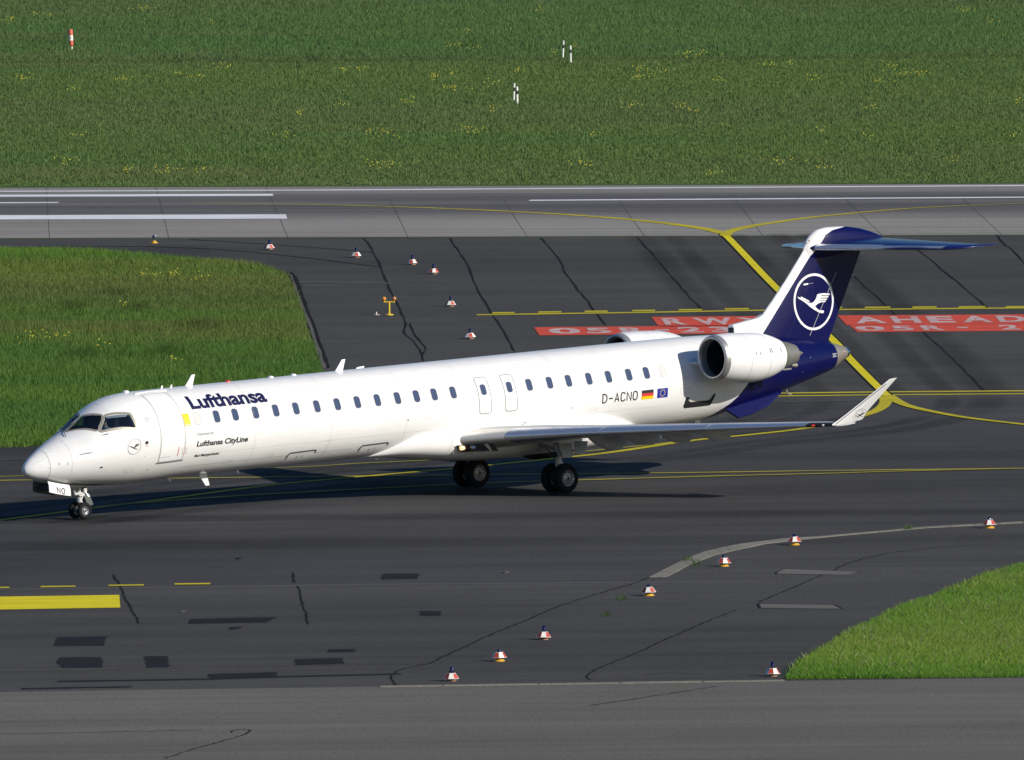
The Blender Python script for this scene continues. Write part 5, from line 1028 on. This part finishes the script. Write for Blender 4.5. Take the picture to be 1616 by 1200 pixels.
def tones(P, dry=0.0, base=(.150, .228, .056), rich=(.112, .205, .054), straw=(.200, .190, .090)):
    x, y = P[:, 0], P[:, 1]; ca, sa = math.cos(RW), math.sin(RW); u, v = x*ca+y*sa, -x*sa+y*ca
    a = fbm(u*.45, v, 9.0, 0)[:, None]; d = fbm(u*.3, v, 14.0, 1)[:, None]; e = rng.random((len(P), 1)); k = np.clip((a-.35)*2.5, 0, 1); c = np.array(base)*(1-k)+np.array(rich)*k
    s = np.clip((d-.50+dry)*1.8, 0, .55)*(.5+e); s = np.clip(s, 0, .6); c = c*(1-s)+np.array(straw)*s
    return (c*(.78+.5*rng.random((len(P), 1)))).astype(np.float32)
DKP = np.array(DARK)
def lush(P): # lusher darker clumps
    r = np.zeros(len(P))
    for cx, cy in DKP: r = np.maximum(r, np.exp(-(((P[:, 0]-cx)/.55)**2+((P[:, 1]-cy)/2.2)**2)))
    return r
def cloud(x0, x1, y0, y1, n, dens=None): return np.stack([rng.uniform(x0, x1, n), rng.uniform(y0, y1, n)], 1)
def far_edge(x): return RUNWAY_FAR[0][1]+(x-RUNWAY_FAR[0][0])*(RUNWAY_FAR[1][1]-RUNWAY_FAR[0][1])/(RUNWAY_FAR[1][0]-RUNWAY_FAR[0][0])
# far meadow beyond the runway
n = 900000; P = cloud(-34, 34, 730, 1010, n); P[:, 1] = 730+280*rng.random(n)**1.05; ok = (P[:, 1] > far_edge(P[:, 0])+.3); P = P[ok]
v = P[:, 1]-far_edge(P[:, 0]); hg = (.07+.09*fbm(P[:, 0]*.4, P[:, 1], 11, 2))*(.6+.8*rng.random(len(P))); ditch = np.exp(-((v-137)/2.2)**2); hg = hg+.10*(v > 140)*rng.random(len(P)); lu = lush(P); hg *= 1+.8*lu
mow = np.clip(1-v/5.0, 0, 1); hg *= 1-.5*mow
t = tones(P, .10); t = t*(1-.35*lu[:, None])*(1-.35*ditch[:, None]); far_ = (v > 140)[:, None]; t = np.where(far_, t*np.array([.80, .95, 1.05]), t); t = t*(1+.35*mow[:, None])  # pale meadow tones stand in for distance haze
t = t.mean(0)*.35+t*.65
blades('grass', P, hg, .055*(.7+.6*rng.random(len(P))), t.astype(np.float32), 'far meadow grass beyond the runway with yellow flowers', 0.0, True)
# infield island
n = 520000; P = cloud(-26, -5.9, 559, 692, n); P = P[inside(isl, P+rng.normal(0, 1, P.shape)*np.array([.06, .35]))]
hg = (.09+.20*fbm(P[:, 0]*.6, P[:, 1], 6, 3))*(.5+rng.random(len(P))); lu = lush(P); hg *= 1+.6*lu; t = tones(P, .06, (.128, .228, .038), (.080, .182, .036), (.195, .18, .066))
edge = np.clip((P[:, 1]-655)/30, 0, 1)[:, None]; t = t*(1-.4*lu[:, None]); t = t*(1-edge)+(t*np.array([1.35, 1.25, 1.0]))*edge
blades('grass', P, hg, .038*(.7+.6*rng.random(len(P))), t.astype(np.float32), 'grass on the infield island behind the nose of the jet', .014, True)
# near corner, tall and bright
n = 800000; P = cloud(6.9, 17.5, 455.4, 505, n); P = P[inside(cor, P+rng.normal(0, 1, P.shape)*np.array([.05, .10]))]
hg = (.09+.21*fbm(P[:, 0], P[:, 1]*.6, 3, 4))*(.45+rng.random(len(P))); t = tones(P, .04, (.205, .335, .046), (.130, .280, .036), (.29, .30, .085))
st = rng.random(len(P)) < .015; hg = np.where(st, hg*1.35, hg); t[st] = np.array([.30, .30, .14])*(.7+.5*rng.random((int(st.sum()), 1)))
hg *= np.clip(.5+(P[:, 1]-455.3)/5, .5, 1)
blades('grass', P, hg, .0105*(.7+.6*rng.random(len(P))), t.astype(np.float32), 'long bright grass in the lower right corner by the apron', .014)
# weeds in pavement joints
for (x, y), lab in zip(WEEDS, ('weed tuft in the crack below the pale slab band', 'weed tuft on the thin part of the pale slab band', 'tiny weed left of the long pavement crack', 'weed in the slab band joint right of its near end', 'weed in the slab band joint close to its near end')):
    n = 40; P = np.stack([x+rng.normal(0, .08, n), y+rng.normal(0, .3, n)], 1); o = blades('weed_tuft', P, .05+.12*rng.random(n), np.full(n, .02), tones(P, 0)*.55, lab, .02); 
# yellow flowers
vs = []; fs = []
for x, y, s in FLOWERS:
    for k in range(int(11*s)+2):
        cx = x+random.gauss(0, .22*s+.05); cy = y+random.gauss(0, 1.1+.5*s); cz = .12+random.random()*.2; r_ = .020+.014*random.random(); b = len(vs)
        for j in range(5): a = 2*math.pi*j/5; vs.append((cx+r_*math.cos(a), cy+r_*.6*math.sin(a), cz+r_*.9*math.sin(a)))
        fs.append((b, b+1, b+2, b+3, b+4))
me = bpy.data.meshes.new('yellow_flowers'); me.from_pydata(vs, [], fs); me.materials.append(simple('rapeseed_yellow', (.40, .36, .025), .7, var=.25, scale=3)); tag(link('yellow_flowers', me), 'scattered clumps of small yellow flowers in the grass', kind='stuff')
# loose scraps on the asphalt
for (x, y), lab in zip(SPECK, ('small dark scrap lying left of the taxiway middle', 'pale scrap below the end of the yellow dashes', 'pale flat scrap near the grey seam')):
    mb = MB(); mb.prism([(x-.09, y-.2, .006), (x+.02, y-.35, .006), (x+.12, y+.1, .006), (x-.02, y+.3, .006)], (0, 0, .02)); tag(mb.build('scrap', M_KERB if 'pale' in lab else M_SEAM), lab, 'scrap', 'loose scraps on the asphalt')
